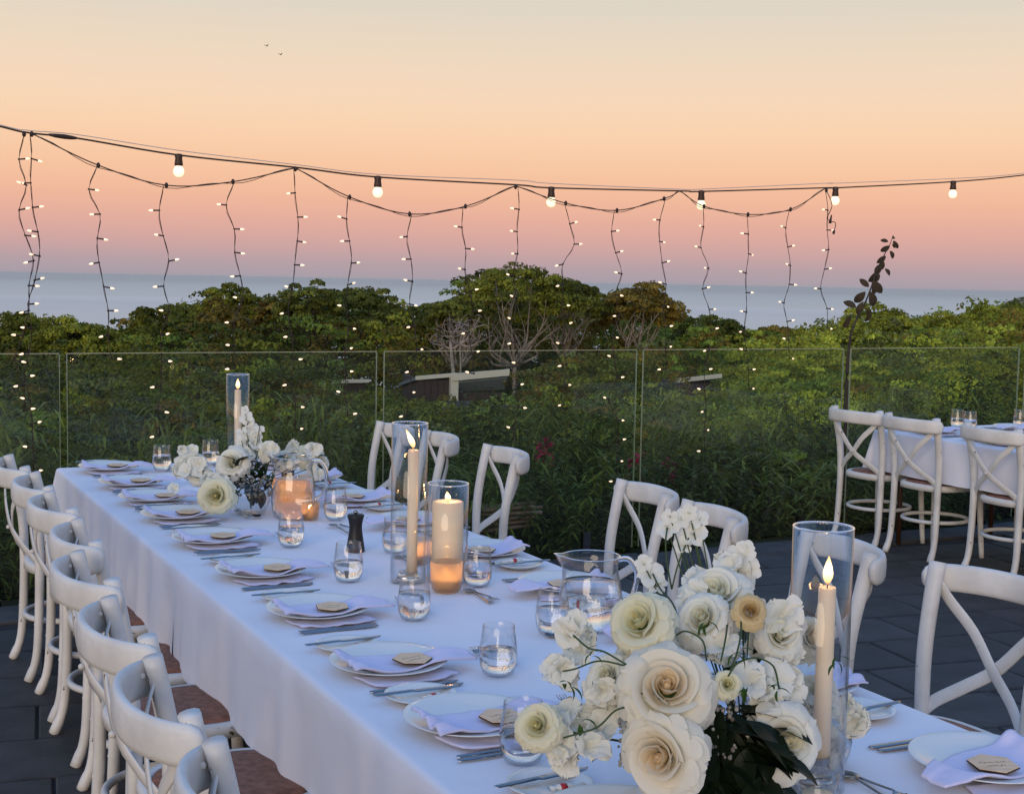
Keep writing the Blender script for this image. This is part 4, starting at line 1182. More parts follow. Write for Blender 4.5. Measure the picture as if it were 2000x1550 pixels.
# ================================================================ FESTOON AND FAIRY LIGHTS
WY = 7.22
def wp(px, py, dy=0.0):
    return at_y(px, py, WY + dy)
main = [(-1500, -250), (-800, 20), (-260, 178), (0, 247), (60, 260), (150, 270), (349, 303), (577, 327), (738, 346), (1007, 361), (1077, 367), (1328, 373), (1370, 374), (1612, 367), (1632, 367), (1862, 355), (2000, 342), (2200, 316), (2700, 240), (3300, 130)]
fest = thing('festoon_light_cable', 'dark festoon cable with six glowing round bulbs strung above the glass', 'festoon lights', tuple(wp(60, 260)))
FB = Vector(fest.location)
cp_ = spline([wp(*p) - FB for p in main], 6)
add('cable', sweep(cp_, 0.0050, None, 6), 'cable', fest)
add('cable_joint', sweep([wp(95, 263) - FB, wp(108, 265) - FB, wp(125, 267) - FB, wp(140, 269) - FB, wp(150, 270) - FB], [0.006, 0.010, 0.012, 0.010, 0.006], None, 8), 'cable', fest)
sw_ = thing('support_wire', 'thin steel support wire running just above the festoon cable', 'wire', tuple(wp(60, 256)))
SB = Vector(sw_.location)
add('wire', sweep(spline([wp(px, py - 3 - 6 * abs(math.sin(px / 210.0)), 0.012) - SB for px, py in main], 6), 0.0020, None, 5), 'steel_bolt', sw_)
bulb_geo = lathe([(0.0005, -0.112), (0.013, -0.110), (0.023, -0.101), (0.0280, -0.087), (0.0265, -0.074), (0.019, -0.060), (0.016, -0.052)], 20)
for i, (px, py) in enumerate([(349, 303), (738, 346), (1077, 367), (1370, 374), (1632, 367), (1862, 355)]):
    c = wp(px, py) - FB
    h = add('lamp_holder', lathe([(0.0005, 0.008), (0.016, 0.006), (0.021, -0.004), (0.018, -0.016), (0.021, -0.040), (0.022, -0.052), (0.018, -0.056), (0.0005, -0.056)], 16), 'lamp_socket', fest, c)
    add('bulb', (bulb_geo[0], bulb_geo[1]), 'bulb_glow', h)

_lb = lathe([(0.0005, 0.0), (0.0032, 0.001), (0.0044, 0.006), (0.0040, 0.011), (0.0022, 0.016), (0.0004, 0.019)], 8)
_ls = sweep([(0, 0, -0.028), (0, 0, 0.001)], 0.0030, None, 6)
led_me = mesh_data('led_bulb', *join(_lb, _ls), 'led_glow')
led_me.materials.append(MAT['cable'])
for p in led_me.polygons[len(_lb[1]):]:
    p.material_index = 1
swags = [
 ('fairy light curtain at the left edge, hanging from the left knot of the cable', [(60, 260), (192, 323), (325, 362), (455, 355), (577, 328)],
  [(47, 262, 800), (62, 262, 920), (192, 323, 700), (325, 362, 850), (455, 355, 720)]),
 ('fairy light curtain second from the left, above the thatch of trees', [(577, 328), (683, 385), (800, 418), (909, 403), (1007, 363)],
  [(577, 330, 840), (683, 385, 810), (800, 418, 810), (909, 403, 730)]),
 ('fairy light curtain in front of the tallest tree', [(1007, 363), (1105, 397), (1205, 411), (1297, 388), (1328, 373)],
  [(1007, 365, 880), (1105, 397, 790), (1205, 411, 940), (1297, 388, 720)]),
 ('rightmost fairy light curtain, next to the bare sapling', [(1328, 373), (1375, 403), (1461, 419), (1544, 409), (1612, 368)],
  [(1375, 403, 880), (1461, 419, 760), (1544, 409, 700), (1614, 372, 640)])]
rr = random.Random(33)
for si, (lab, sag, drops) in enumerate(swags):
    t = thing('fairy_light_string', lab, 'fairy lights', tuple(wp(*sag[0], -0.03)), 0, 'icicle fairy lights')
    B = Vector(t.location)
    P = [wp(px, py, -0.03) - B for px, py in sag]
    add('cord', join(sweep(spline(P, 6), 0.0032, None, 5), sweep([p + Vector((0, 0.004, 0.010 * math.sin(i * 0.9) - 0.004)) for i, p in enumerate(spline(P, 6))], 0.0018, None, 4)), 'cable', t)
    for (px, py, pe) in drops:
        top = wp(px, py, -0.03) - B
        bot = wp(px + (0.02 * (pe - py)) * rr.uniform(-1.2, 1.2), pe, -0.03) - B
        L = top.z - bot.z
        n = max(7, int(L / 0.118))
        pts = []; x = 0.0; wob = rr.uniform(0.5, 1.3)
        for k in range(n + 1):
            f = k / n
            if k and k < n: x = x * 0.35 + rr.uniform(-0.036, 0.036) * wob
            pts.append(Vector((top.x + (bot.x - top.x) * f + x + 0.012 * math.sin(f * 9 + px), top.y + rr.uniform(-.01, .01), top.z - L * f)))
        tw = [p + Vector((0.0045 * math.sin(i * 1.1), 0.003, 0)) for i, p in enumerate(spline(pts, 3))]
        nd = add('drop_knot', ball((0, 0, 0), 0.010, 8, 5, 1.5), 'cable', t, top)
        st = add('drop_cord', join(sweep(spline(pts, 3), 0.0019, None, 5), sweep(tw, 0.0014, None, 4)), 'cable', t)
        sgn = 1
        for k in range(1, n + 1):
            sgn = -sgn if rr.random() < 0.7 else sgn
            d = Vector((sgn * 0.95, rr.uniform(-.4, .4), rr.uniform(-.25, .3))).normalized()
            q = d.to_track_quat('Z', 'Y')
            lb = bpy.data.objects.new('led_bulb', led_me)
            lb.rotation_mode = 'QUATERNION'; lb.rotation_quaternion = q; lb.location = pts[k] + d * 0.030; lb.scale = (1.25,) * 3
            link(lb, st)
# plug hanging from the right knot
pl = thing('power_plug', 'black plug on a looped lead hanging from the right knot of the cable', 'plug', tuple(wp(1612, 370, -0.05)))
B = Vector(pl.location)
add('lead', sweep(spline([wp(1614, 372, -.05) - B, wp(1625, 400, -.05) - B, wp(1616, 425, -.05) - B, wp(1622, 432, -.05) - B, wp(1632, 436, -.05) - B, wp(1629, 452, -.05) - B], 5), 0.0028, None, 5), 'cable', pl)
add('plug_body', join(sweep([wp(1624, 420, -.05) - B, wp(1621, 436, -.05) - B], [0.004, 0.010], None, 8), sweep([wp(1629, 450, -.05) - B, wp(1628, 457, -.05) - B], 0.008, None, 8)), 'cable', pl)

# ================================================================ SAPLING beyond the glass
sp_ = thing('bare_sapling', 'tall thin sapling with drooping dark leaves rising past the glass joint', 'sapling', tuple(at_y(1652, 1000, 7.55)))
B = Vector(sp_.location)
def yp_(px, py, Y=7.55): return at_y(px, py, Y) - B
add('trunk', sweep(spline([yp_(1650, 1010), yp_(1652, 850), yp_(1653, 760), yp_(1656, 700), yp_(1662, 650)], 4), [0.020 - 0.0007 * i for i in range(17)], None, 8), 'bark_dark', sp_)
path = spline([yp_(1662, 650), yp_(1672, 625), yp_(1688, 595), yp_(1702, 560), yp_(1712, 530), yp_(1726, 500), yp_(1738, 478), yp_(1743, 463)], 4)
add('branch', sweep(path, [0.0080 - 0.00022 * i for i in range(len(path))], None, 6), 'bark_dark', sp_)
sl = leaf_geo(1, 0.20, 0.9, 0.15)
sl_me = mesh_data('leaf', *leaf_geo(1, 0.24, 0.7, 0.10), 'sapling_leaf')
rr = random.Random(8)
for px, py, L, an in [(1662, 615, 30, -1.9), (1672, 600, 34, 2.6), (1685, 590, 34, -2.1), (1693, 605, 30, -0.9), (1690, 570, 42, -2.3), (1700, 570, 44, -1.2), (1706, 550, 36, -1.3), (1704, 548, 42, -1.0), (1697, 560, 30, 2.5),
                      (1718, 535, 30, -2.0), (1722, 515, 34, -2.2), (1728, 525, 24, -0.6), (1730, 500, 28, -2.4), (1724, 508, 30, -1.6), (1738, 490, 24, -0.9), (1738, 480, 28, -2.5), (1742, 478, 22, -0.3), (1745, 470, 24, -1.2), (1742, 466, 20, 0.6), (1735, 472, 20, 2.8), (1712, 530, 36, -1.9), (1660, 630, 26, -2.6), (1700, 608, 30, -1.7)]:
    o = bpy.data.objects.new('leaf', sl_me)
    d = (CR * math.cos(an) + CU * math.sin(an) + CF * rr.uniform(-.4, .4)).normalized()
    zz = (-CF + CR * rr.uniform(-.6, .6)); yy = zz.cross(d).normalized(); zz = d.cross(yy)
    o.rotation_mode = 'QUATERNION'; o.rotation_quaternion = Matrix((d, yy, zz)).transposed().to_quaternion(); o.location = yp_(px, py); s = L * 8.0 / FPX
    o.scale = (s,) * 3; link(o, sp_)

# ================================================================ CABINS among the trees
def cabin(label, P, w, d, h, rz, roof_over=0.25, slope=0.18, front='house_dark', door=True):
    t = thing('cabin', label, 'cabin', P, rz)
    nb = int(w / 0.22)
    add('wall', box(-w / 2, w / 2, 0, 0.12, -h, 0), front, t, smooth=False)
    add('wall', box(-w / 2, -w / 2 + 0.12, 0.123, d, -h, 0), front, t, smooth=False)
    add('wall', box(w / 2 - 0.12, w / 2, 0.123, d, -h, 0), front, t, smooth=False)
    bm_ = mesh_data('cladding_board', *box(0, 0.17, -0.03, -0.002, -h, -0.02), front, False)
    for k in range(nb):
        o = bpy.data.objects.new('cladding_board', bm_); o.location = (-w / 2 + 0.02 + k * (w - 0.04) / nb, 0, random.uniform(-.01, .01)); link(o, t)
    V = [(-w / 2 - roof_over, -roof_over, 0.0), (w / 2 + roof_over, -roof_over, w * slope), (w / 2 + roof_over, d + roof_over, w * slope - 0.45), (-w / 2 - roof_over, d + roof_over, -0.45)]
    V = V + [(x, y, z + 0.10) for x, y, z in V]
    rf = add('roof', (V, [(0, 3, 2, 1), (4, 5, 6, 7), (0, 1, 5, 4), (1, 2, 6, 5), (2, 3, 7, 6), (3, 0, 4, 7)]), 'house_roof', t, (0, 0, 0.01), smooth=False)
    V = [(-w / 2 - roof_over, -roof_over - 0.05, 0.0), (w / 2 + roof_over, -roof_over - 0.05, w * slope), (w / 2 + roof_over, -roof_over - 0.004, w * slope), (-w / 2 - roof_over, -roof_over - 0.004, 0.0)]
    V = V + [(x, y, z + 0.13) for x, y, z in V]
    add('fascia_board', (V, [(0, 3, 2, 1), (4, 5, 6, 7), (0, 1, 5, 4), (1, 2, 6, 5), (2, 3, 7, 6), (3, 0, 4, 7)]), 'house_cream', rf, smooth=False)
    return t
def face(px, py, dep): 
    p = at(px, py, dep); return (p.x, p.y, p.z)
az = math.atan2(CF.y, CF.x) - pi / 2
H1 = face(880, 742, 46)
c1 = cabin('brown timber cabin with a cream corner post and pale skillion roof below the big tree', face(850, 742, 46), 1.15, 3, 3.2, az + 0.25, slope=0.10, roof_over=0.12)
add('corner_post', box(0, 0.26, -0.34, -0.06, -3.2, 0.2), 'house_cream', c1, (0.46, 0, 0), smooth=False)
gab = add('gable_wing', join(box(0.78, 2.3, 0.0, 0.12, -3.2, -0.42)), 'house_dark', c1, smooth=False)
add('verge_board', ([(0.5, -0.4, 0.0), (2.45, -0.4, 0.18), (2.45, -0.33, 0.18), (0.5, -0.33, 0.0), (0.5, -0.4, 0.24), (2.45, -0.4, 0.40), (2.45, -0.33, 0.40), (0.5, -0.33, 0.24)], [(0, 3, 2, 1), (4, 5, 6, 7), (0, 1, 5, 4), (1, 2, 6, 5), (2, 3, 7, 6), (3, 0, 4, 7)]), 'house_cream', c1, smooth=False)
add('awning', ([(0.8, -0.3, -0.02), (2.4, -0.3, 0.13), (2.4, 0.1, -0.30), (0.8, 0.1, -0.36), (0.8, -0.3, -0.06), (2.4, -0.3, 0.09), (2.4, 0.1, -0.34), (0.8, 0.1, -0.40)], [(0, 3, 2, 1), (4, 5, 6, 7), (0, 1, 5, 4), (1, 2, 6, 5), (2, 3, 7, 6), (3, 0, 4, 7)]), 'house_roof', c1, smooth=False)
c2 = cabin('small cabin with a grey-green roof and cream post, left of the brown cabin', face(683, 748, 52), 1.1, 2, 2.6, az + 0.3, slope=0.02, roof_over=0.15)
add('corner_post', box(0, 0.22, -0.3, -0.05, -2.6, 0.0), 'house_cream', c2, (-0.62, 0, 0), smooth=False)
c3 = cabin('cabin of which only a pale sloping roof edge shows between the right-hand trees', face(1362, 748, 42), 1.25, 2.5, 2.6, az + 0.2, slope=0.13, roof_over=0.1)

# ================================================================ VEGETATION
TINT = [tuple(q * k for q, k in zip(c, (3.1, 2.75, 1.5))) for c in [(0.060, 0.072, 0.018), (0.085, 0.100, 0.022), (0.048, 0.060, 0.020), (0.034, 0.046, 0.015), (0.072, 0.060, 0.022), (0.066, 0.082, 0.048), (0.10, 0.125, 0.026), (0.055, 0.085, 0.024)]]
def leaf_quads(cen, nrm, size, asp, rng):
    """diamond leaves: cen (n,3), nrm (n,3) unit, size (n,)"""
    n = len(cen)
    a = rng.normal(size=(n, 3)); t = np.cross(nrm, a); t /= np.linalg.norm(t, axis=1)[:, None] + 1e-9
    b = np.cross(nrm, t)
    s = size[:, None]
    return np.stack([cen - t * s, cen + b * s * asp, cen + t * s, cen - b * s * asp], axis=1)
def cloud_mesh(name, quads, tints, mats, extra=None):
    n = len(quads)
    me = bpy.data.meshes.new(name)
    me.vertices.add(n * 4); me.vertices.foreach_set('co', quads.astype(np.float32).ravel())
    me.loops.add(n * 4); me.loops.foreach_set('vertex_index', np.arange(n * 4, dtype=np.int32))
    me.polygons.add(n); me.polygons.foreach_set('loop_start', np.arange(0, n * 4, 4, dtype=np.int32)); 
    me.materials.append(MAT[mats])
    at_ = me.color_attributes.new('tint', 'FLOAT_COLOR', 'POINT')
    col = np.ones((n, 4, 4), dtype=np.float32); col[:, :, :3] = tints[:, None, :]
    at_.data.foreach_set('color', col.ravel())
    me.update(calc_edges=True); me.validate()
    return me
def bush_quads(R, Hh, nclump, nleaf, leaf, rng, flat=0.55, lower=0.25, cr=(0.22, 0.4), up=0.5):
    """crown as many separate leafy clumps over an uneven dome; origin at the base centre"""
    k = np.arange(nclump) + 0.5
    phi = np.arccos(1 - k / nclump * (1 + lower)) ; th = 2.39996 * k + rng.uniform(0, 6)
    jit = rng.uniform(0.72, 1.08, nclump)
    cx = np.stack([R * np.sin(phi) * np.cos(th) * jit, R * np.sin(phi) * np.sin(th) * jit, Hh * (0.45 + 0.5 * np.cos(phi) * jit)], 1)
    cx += rng.normal(scale=R * 0.06, size=cx.shape)
    rc = R * rng.uniform(cr[0], cr[1], nclump)
    ci = np.repeat(np.arange(nclump), nleaf); n = len(ci)
    d = rng.normal(size=(n, 3)); d /= np.linalg.norm(d, axis=1)[:, None]
    d[:, 2] = np.where(d[:, 2] < -0.3, -d[:, 2] * 0.6, d[:, 2])
    rad = rc[ci] * rng.uniform(0.55, 1.0, n) ** 0.5
    p = cx[ci] + d * rad[:, None] * np.array([1, 1, flat])
    nr = d + rng.normal(scale=0.55, size=(n, 3)) + np.array([0, 0, up]); nr /= np.linalg.norm(nr, axis=1)[:, None]
    cl = rng.uniform(0.50, 1.40, nclump)[ci] * rng.uniform(0.75, 1.25, n)
    q = leaf_quads(p, nr, leaf * rng.uniform(0.6, 1.3, n), 0.55, rng)
    return q, cl, cx

def skyline(px):
    X = [-200, 0, 50, 100, 180, 230, 260, 300, 340, 400, 440, 500, 530, 560, 620, 700, 750, 800, 850, 880, 925, 950, 1000, 1060, 1110, 1150, 1175, 1200, 1250, 1310, 1325, 1400, 1440, 1500, 1560, 1600, 1650, 1720, 1780, 1850, 1900, 1950, 2000, 2300]
    Y = [600, 618, 612, 625, 632, 622, 606, 606, 592, 566, 564, 580, 590, 572, 556, 562, 578, 590, 594, 575, 535, 522, 518, 532, 545, 568, 590, 562, 558, 575, 610, 622, 636, 648, 642, 628, 618, 602, 606, 620, 606, 592, 586, 560]
    return np.interp(px, X, Y)
# --- scrub: everything that reads as one mass
rng = np.random.default_rng(5)
Q, T = [], []
dep = 9.6
rows = 0
dep = 11.0
while dep < 125:
    wpx = 150 if dep > 20 else 190
    step = wpx * 0.50
    px = -260 + rng.uniform(0, 60)
    while px < 2270:
        d = dep * rng.uniform(0.93, 1.07)
        top = np.interp(d, [9.6, 12, 16, 24, 36, 55, 80, 125], [905, 855, 800, 752, 710, 672, 640, 606])
        top += rng.uniform(-16, 16) + 12 * math.sin(px * 0.013 + dep)
        if px > 1350: top -= np.interp(d, [9, 16, 40, 80], [10, 22, 30, 18])
        if px < 650 and d > 14: top -= 10
        sk = skyline(px) + rng.uniform(2, 16)
        top = max(top, sk)
        if 50 < d < 64 and px < 850: top = min(top, sk + rng.uniform(22, 55))
        if d > 60: top = min(top, sk + rng.uniform(6, 30)) if d < 85 else sk
        # keep the cabins clear
        for a, b, dd, lim in ((800, 1010, 46, 800), (655, 722, 52, 775), (1325, 1405, 42, 762)):
            if a - 40 < px < b + 40 and d < dd: top = max(top, lim + rng.uniform(-10, 16) - 0.20 * abs(px - (a + b) / 2))
        p = at(px, top, d)
        gz = float(g_height(p.x, p.y)) - 0.2
        Hh = p.z - gz
        R = wpx / 2 * d / FPX * rng.uniform(0.75, 1.25)
        if Hh > 0.25 and not any(a - 30 < px < b + 30 and abs(d - dd) < 5 for a, b, dd in ((800, 1010, 46), (655, 722, 52), (1325, 1405, 42))):
            leaf = max(0.024, 0.0016 * d) * rng.uniform(0.9, 1.3)
            nc = 24
            He = min(Hh, R * 2.6)
            q, cl, _ = bush_quads(R, He, nc, 56 if d > 20 else 80, leaf, rng, flat=rng.uniform(0.4, 0.8), lower=0.25 if d < 45 else 0.7)
            q = q + np.array([p.x, p.y, p.z - He * 0.98])
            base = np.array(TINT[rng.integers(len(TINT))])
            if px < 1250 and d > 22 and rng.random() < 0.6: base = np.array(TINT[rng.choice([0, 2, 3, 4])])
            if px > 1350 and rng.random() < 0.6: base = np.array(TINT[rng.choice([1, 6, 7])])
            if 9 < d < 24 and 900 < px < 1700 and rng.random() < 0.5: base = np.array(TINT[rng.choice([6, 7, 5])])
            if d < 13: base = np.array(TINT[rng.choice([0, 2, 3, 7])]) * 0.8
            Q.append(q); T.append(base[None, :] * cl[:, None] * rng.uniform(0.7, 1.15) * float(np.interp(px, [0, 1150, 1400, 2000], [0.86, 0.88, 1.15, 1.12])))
        px += step * rng.uniform(0.7, 1.3)
    dep *= 1.135
    rows += 1
for k in range(46):
    px = 820 + k * 14 + rng.uniform(-6, 6); d = rng.uniform(59, 68)
    p = at(px, rng.uniform(672, 712), d); R = 55 * d / FPX * rng.uniform(.8, 1.3)
    q, cl, _ = bush_quads(R, R * 2.4, 24, 56, 0.0016 * d, rng, flat=0.7, lower=0.8)
    Q.append(q + np.array([p.x, p.y, p.z - R * 2.4])); T.append(np.array(TINT[rng.choice([0, 2, 3])])[None, :] * cl[:, None])
Q = np.concatenate(Q); T = np.concatenate(T)
print('scrub quads', len(Q))
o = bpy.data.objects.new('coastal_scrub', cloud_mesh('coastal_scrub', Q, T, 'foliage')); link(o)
tag(o, 'dense green coastal scrub covering the slope between terrace and sea', 'scrub', kind='stuff')

# --- trees one can tell apart
def tree(name, label, px, top, d, wpx, tint, nclump=60, nleaf=110, flat=0.6, bare=False, seed=1, lower=0.45, trunks=1, hfrac=1.0, leafk=0.0014):
    rng = np.random.default_rng(seed)
    P = at(px, top, d)
    gz = float(g_height(P.x, P.y)) - 0.3
    H = P.z - gz; R = wpx / 2 * d / FPX
    t = thing(name, label, 'tree', (P.x, P.y, gz))
    ch = min(H * 0.8, R * 1.3 * hfrac)
    q, cl, cx = bush_quads(R, ch, nclump, nleaf, leafk * d, rng, flat=flat, lower=lower, cr=(0.17, 0.30))
    z0 = H - ch
    if bare:
        # leave the seaward-lit underside open on the camera side so the pale limbs show
        toc = np.array([-CF.x, -CF.y])
        m = ((q.mean(1)[:, 0] * toc[0] + q.mean(1)[:, 1] * toc[1]) > R * 0.25) & (q.mean(1)[:, 2] < ch * 0.50) & (np.abs(q.mean(1)[:, 0] * CFy - q.mean(1)[:, 1] * CFx + R * 0.15) < R * 0.55)
        q = q[~m]; cl = cl[~m]
    q = q + np.array([0, 0, z0])
    tt = np.array(tint)[None, :] * cl[:, None]
    o = bpy.data.objects.new('crown', cloud_mesh('crown', q, tt, 'foliage')); link(o, t)
    r0 = (R * 0.05 + 0.04) * (0.62 if bare else 1)
    fork = Vector((R * 0.12 * rng.uniform(-1, 1), 0, max(0.3, z0 * 0.75)))
    add('trunk', sweep(spline([(0, 0, 0), (R * 0.08 * rng.uniform(-1, 1), 0, fork.z * 0.5), fork], 4), [r0 * (1.25 - 0.35 * i / 8) for i in range(9)], None, 8), 'bark_pale' if bare else 'bark_dark', t)
    gs = []
    idx = rng.permutation(len(cx))[: (16 if bare else 12)]
    for i in idx:
        e = Vector(cx[i]) * 0.95 + Vector((0, 0, z0))
        if bare: e += Vector((-CF.x, -CF.y, 0)) * R * 0.15
        m1 = fork.lerp(e, 0.33) + Vector((rng.uniform(-.26, .26) * R, rng.uniform(-.1, .1) * R, rng.uniform(-0.26, 0.02) * R)); m2 = fork.lerp(e, 0.66) + Vector((rng.uniform(-.28, .28) * R, rng.uniform(-.1, .1) * R, rng.uniform(-.2, .08) * R))
        pts = spline([fork, m1, m2, e], 4)
        gs.append(sweep(pts, [r0 * 0.6 * (1 - 0.8 * k / (len(pts) - 1)) for k in range(len(pts))], None, 5))
        if bare:
            for b in range(3):
                s0 = pts[rng.integers(3, len(pts) - 2)]
                e2 = s0 + Vector((rng.uniform(-.35, .35) * R, rng.uniform(-.25, .1) * R, rng.uniform(0, .4) * R))
                gs.append(sweep(spline([s0, s0.lerp(e2, 0.5) + Vector((0, 0, .06 * R)), e2], 3), [r0 * 0.22, r0 * .2, r0 * .18, r0 * .15, r0 * .12, r0 * .1, r0 * .06], None, 4))
    add('branches', join(*gs), 'bark_pale' if bare else 'bark_dark', t)
    return t
TG = 'trees standing out along the skyline'
tr = [
 (452, 560, 66, 120, 0, False, 'flat-topped tree at the left with a gap below its canopy, against the sea'),
 (335, 592, 70, 130, 0, False, 'low round tree where the canopy first rises from the left'),
 (605, 556, 62, 130, 2, False, 'rounded tree left of centre, left half of a twin crown'),
 (700, 562, 66, 130, 2, False, 'rounded tree left of centre, right half of a twin crown'),
 (545, 584, 64, 80, 4, False, 'small brownish tree wedged before the twin crown'),
 (830, 596, 60, 110, 3, False, 'dark low tree left of the tallest tree'),
 (1010, 516, 56, 200, 0, True, 'tallest tree with pale twisted bare limbs under its canopy'),
 (1110, 545, 58, 130, 2, True, 'tree joined to the right side of the tallest tree, pale forked limbs showing'),
 (895, 585, 54, 110, 2, True, 'sprawling tree with pale horizontal dead branches left of the tallest tree'),
 (1248, 556, 60, 145, 4, True, 'square-shouldered tree right of the tallest, with bleached twigs at its edge'),
 (1390, 618, 66, 130, 3, False, 'low dark tree right of the square-shouldered one'),
 (1520, 640, 78, 90, 4, True, 'sparse brown tree where the shallows show through'),
 (1715, 602, 72, 150, 1, False, 'broad sunlit tree behind the sapling'),
 (1840, 612, 76, 150, 1, False, 'domed tree on the right slope'),
 (1955, 600, 90, 150, 6, False, 'yellow-green tree at the right edge under the headland'),
 (150, 622, 60, 150, 1, False, 'wide low tree at the left in front of the sea'),
 (40, 612, 62, 130, 0, False, 'tree cut by the left edge of the picture')]
for i, (px, top, d, w, ti, bare, lab) in enumerate(tr):
    tree('coastal_tree', lab, px, top, d, w * 1.08, TINT[ti], nclump=46 if w < 140 else 64, nleaf=150, bare=bare, seed=50 + i, flat=0.62)['group'] = TG
# dead wood at the left foot of the tallest tree
dw = thing('dead_tree', 'leafless grey tree of tangled horizontal branches left of the tallest tree', 'dead tree', (0, 0, 0))
p0 = at(905, 690, 50); p0.z = float(g_height(p0.x, p0.y)) - 0.2
dw.location = p0
rr = random.Random(3); gs = []
hub = at(880, 668, 50) - p0
gs.append(sweep(spline([(0, 0, 0), hub * 0.6, hub], 4), [0.09] * 5 + [0.08, 0.07, 0.06, 0.06], None, 6))
hubs = [at(px_, py_, 50) - p0 for px_, py_ in ((898, 672), (880, 655), (910, 645), (868, 676), (935, 668), (925, 640))]
for h_ in hubs:
    h0 = hubs[0] if h_ is not hubs[0] else Vector((0.1, 0, 0.3))
    gs.append(sweep(spline([h0, h0.lerp(h_, .5) + Vector((0, 0, -.12)), h_], 4), [0.05 - .003 * i for i in range(9)], None, 6))
for k in range(30):
    hub = hubs[k % 6]
    e = hub + Vector((rr.uniform(-1.25, 0.7), rr.uniform(-.3, .3), rr.uniform(-.2, .55)))
    mid = hub.lerp(e, .5) + Vector((rr.uniform(-.2, .2), 0, rr.uniform(-.2, .25)))
    pts = spline([hub, mid, e], 4)
    gs.append(sweep(pts, [0.026 * (1 - .8 * i / 8) for i in range(9)], None, 4))
    for b in range(2):
        s0 = pts[rr.randrange(3, 7)]; e2 = s0 + Vector((rr.uniform(-.5, .4), 0, rr.uniform(-.1, .4)))
        gs.append(sweep([s0, s0.lerp(e2, .5) + Vector((0, 0, .05)), e2], [0.014, 0.011, 0.006], None, 4))
add('branches', join(*gs), 'bark_pale', dw)

# --- garden plants right behind the glass
def garden_mesh(seed, kind):
    rng = np.random.default_rng(seed); Q, cl = [], []
    n = {0: 46, 1: 44, 2: 40}[kind]
    for k in range(n):
        a = rng.uniform(0, 2 * pi); r = 0.34 * math.sqrt(rng.random())
        bx, by = r * math.cos(a), r * math.sin(a); h = rng.uniform(0.55, 1.0)
        lean = rng.normal(scale=0.14, size=2)
        m = {0: 36, 1: 34, 2: 46}[kind]
        f = np.linspace(0.12, 1, m)
        stem_p = np.stack([bx + lean[0] * f ** 1.5, by + lean[1] * f ** 1.5, h * f], 1)
        th = rng.uniform(0, 6.28, m)
        dirs = np.stack([np.cos(th), np.sin(th), rng.uniform(-0.5, 0.6, m)], 1)
        L = {0: 0.046, 1: 0.070, 2: 0.034}[kind] * rng.uniform(0.6, 1.3, m)
        W = {0: 0.22, 1: 0.13, 2: 0.4}[kind]
        t = dirs / np.linalg.norm(dirs, axis=1)[:, None]
        nr = np.cross(t, np.array([0, 0, 1.0])); nr /= np.linalg.norm(nr, axis=1)[:, None] + 1e-6
        s = L[:, None]
        c0 = stem_p
        mid = c0 + t * s * 0.9; tip = c0 + t * s * 2 - np.array([0, 0, 1]) * s * 0.5
        Q.append(np.stack([c0, mid + nr * s * W, tip, mid - nr * s * W], 1)); cl.append(rng.uniform(.6, 1.3, m) * rng.uniform(.8, 1.2))
        # stem itself as thin quads
        sq = np.stack([stem_p[:-1] + [0.002, 0, 0], stem_p[1:] + [0.002, 0, 0], stem_p[1:] - [0.002, 0, 0], stem_p[:-1] - [0.002, 0, 0]], 1)
        Q.append(sq); cl.append(np.full(m - 1, 0.8))
    return np.concatenate(Q), np.concatenate(cl)
gm = []
for kind in range(3):
    for s in range(2):
        q, cl = garden_mesh(kind * 10 + s, kind)
        base = np.array([(0.125, 0.165, 0.030), (0.170, 0.200, 0.038), (0.090, 0.112, 0.026)][kind])
        gm.append(cloud_mesh('foliage', q, base[None, :] * cl[:, None], 'foliage'))
names = ['broad-leaved', 'narrow-leaved', 'small-leaved']
rr = random.Random(12)
n = 0
PG_ = 'leafy shrubs planted close behind the glass'
spots = []
for row, (Y, h0, h1) in enumerate([(7.85, 0.75, 1.0), (8.35, 0.95, 1.25), (8.95, 1.2, 1.55)]):
    x = -0.4 + row * 0.2
    while x < 9.6:
        spots.append((x, Y + rr.uniform(-.12, .12), rr.uniform(h0, h1), row)); x += rr.uniform(0.42, 0.6)
cntr = {}
NUMW = 'zero first second third fourth fifth sixth seventh eighth ninth tenth eleventh twelfth thirteenth fourteenth fifteenth sixteenth seventeenth eighteenth nineteenth twentieth twenty-first twenty-second twenty-third twenty-fourth twenty-fifth'.split()
roww = ['front', 'middle', 'back']
for x, y, h, row in spots:
    k = rr.randrange(6)
    cntr[row] = cntr.get(row, 0) + 1
    t = thing('garden_shrub', f'{names[k // 2]} green shrub, {NUMW[cntr[row]]} from the left in the {roww[row]} row behind the glass', 'shrub', (x, y, -0.5 if y > 8 else -0.32), rr.uniform(0, 6.28), PG_)
    f = bpy.data.objects.new('foliage', gm[k]); f.scale = (rr.uniform(.9, 1.25), rr.uniform(.9, 1.25), h); link(f, t)
    n += 1
print('shrubs', n)
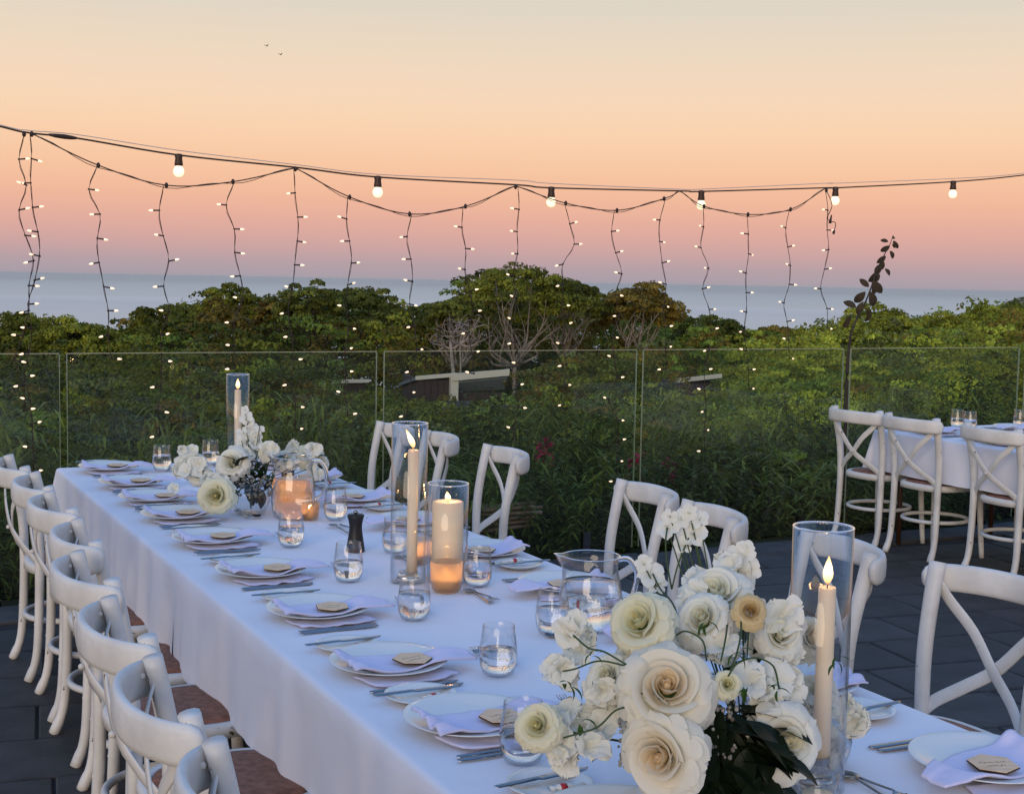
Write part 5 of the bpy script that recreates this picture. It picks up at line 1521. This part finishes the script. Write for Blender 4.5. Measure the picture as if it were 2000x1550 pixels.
# red bracts
for px, py, lab in [(1065, 878, 'small dark red flower spike left of the middle glass joint'), (1243, 905, 'dark red flower spike at the middle glass joint'), (1305, 915, 'crimson flower cluster just right of the middle glass joint')]:
    p = at_y(px, py, 8.2)
    t = thing('red_flower', lab, 'flower', (p.x, p.y, -0.45), 0, 'red flower spikes among the shrubs')
    hh = p.z + 0.45
    add('stem', sweep([(0, 0, 0), (0.02, 0, hh * .5), (0, 0, hh)], 0.006, None, 5), 'stem', t)
    gs = []
    for k in range(34):
        g = leaf_geo(0.09, 0.014, 0.6)
        gs.append(tf(g, Matrix.Translation((0, 0, hh + rr.uniform(-.12, .06))) @ Matrix.Rotation(rr.uniform(0, 6.28), 4, 'Z') @ Matrix.Rotation(rr.uniform(-1.1, .2), 4, 'Y')))
    add('bracts', join(*gs), 'red_bract', t)
# pile of weathered timber behind the glass
p = at_y(985, 985, 7.62)
t = thing('driftwood_pile', 'low pile of weathered timber lengths behind the glass near the third chair', 'wood pile', (p.x, p.y, p.z - 0.16))
rr = random.Random(9)
for r in range(5):
    for k in range(3):
        L = rr.uniform(.16, .26)
        add('timber_length', sweep([(-L, 0, 0), (-L * .3, rr.uniform(-.01, .01), rr.uniform(-.006, .006)), (L, 0, rr.uniform(-.012, .012))], [0.020, 0.024, 0.018], [0.012, 0.015, 0.012], 7), 'driftwood', t, (rr.uniform(-.06, .06), k * 0.05 - 0.05, 0.02 + r * 0.031), rot=(0, 0, rr.uniform(-.15, .15)))
# two far birds
for px, py, lab in [(521, 90, 'tiny dark bird high in the sky, upper left of the pair'), (548, 107, 'tiny dark bird high in the sky, lower right of the pair')]:
    p = at(px, py, 60)
    t = thing('bird', lab, 'bird', tuple(p), 0.6, 'two distant birds')
    add('body', ball((0, 0, 0), 0.022, 8, 6, 1.0), 'bird_dark', t, scale=(2.4, 0.9, 0.9))
    for s in (-1, 1):
        add('wing', slab(lambda u, v: (0.03 - 0.06 * v - 0.03 * u * u, s * (0.015 + 0.10 * u), 0.045 * math.sin(u * 2.2)), 6, 3, 0.006) if s > 0 else (lambda g: (g[0], [tuple(reversed(f)) for f in g[1]]))(slab(lambda u, v: (0.03 - 0.06 * v - 0.03 * u * u, -(0.015 + 0.10 * u), 0.045 * math.sin(u * 2.2)), 6, 3, 0.006)), 'bird_dark', t)
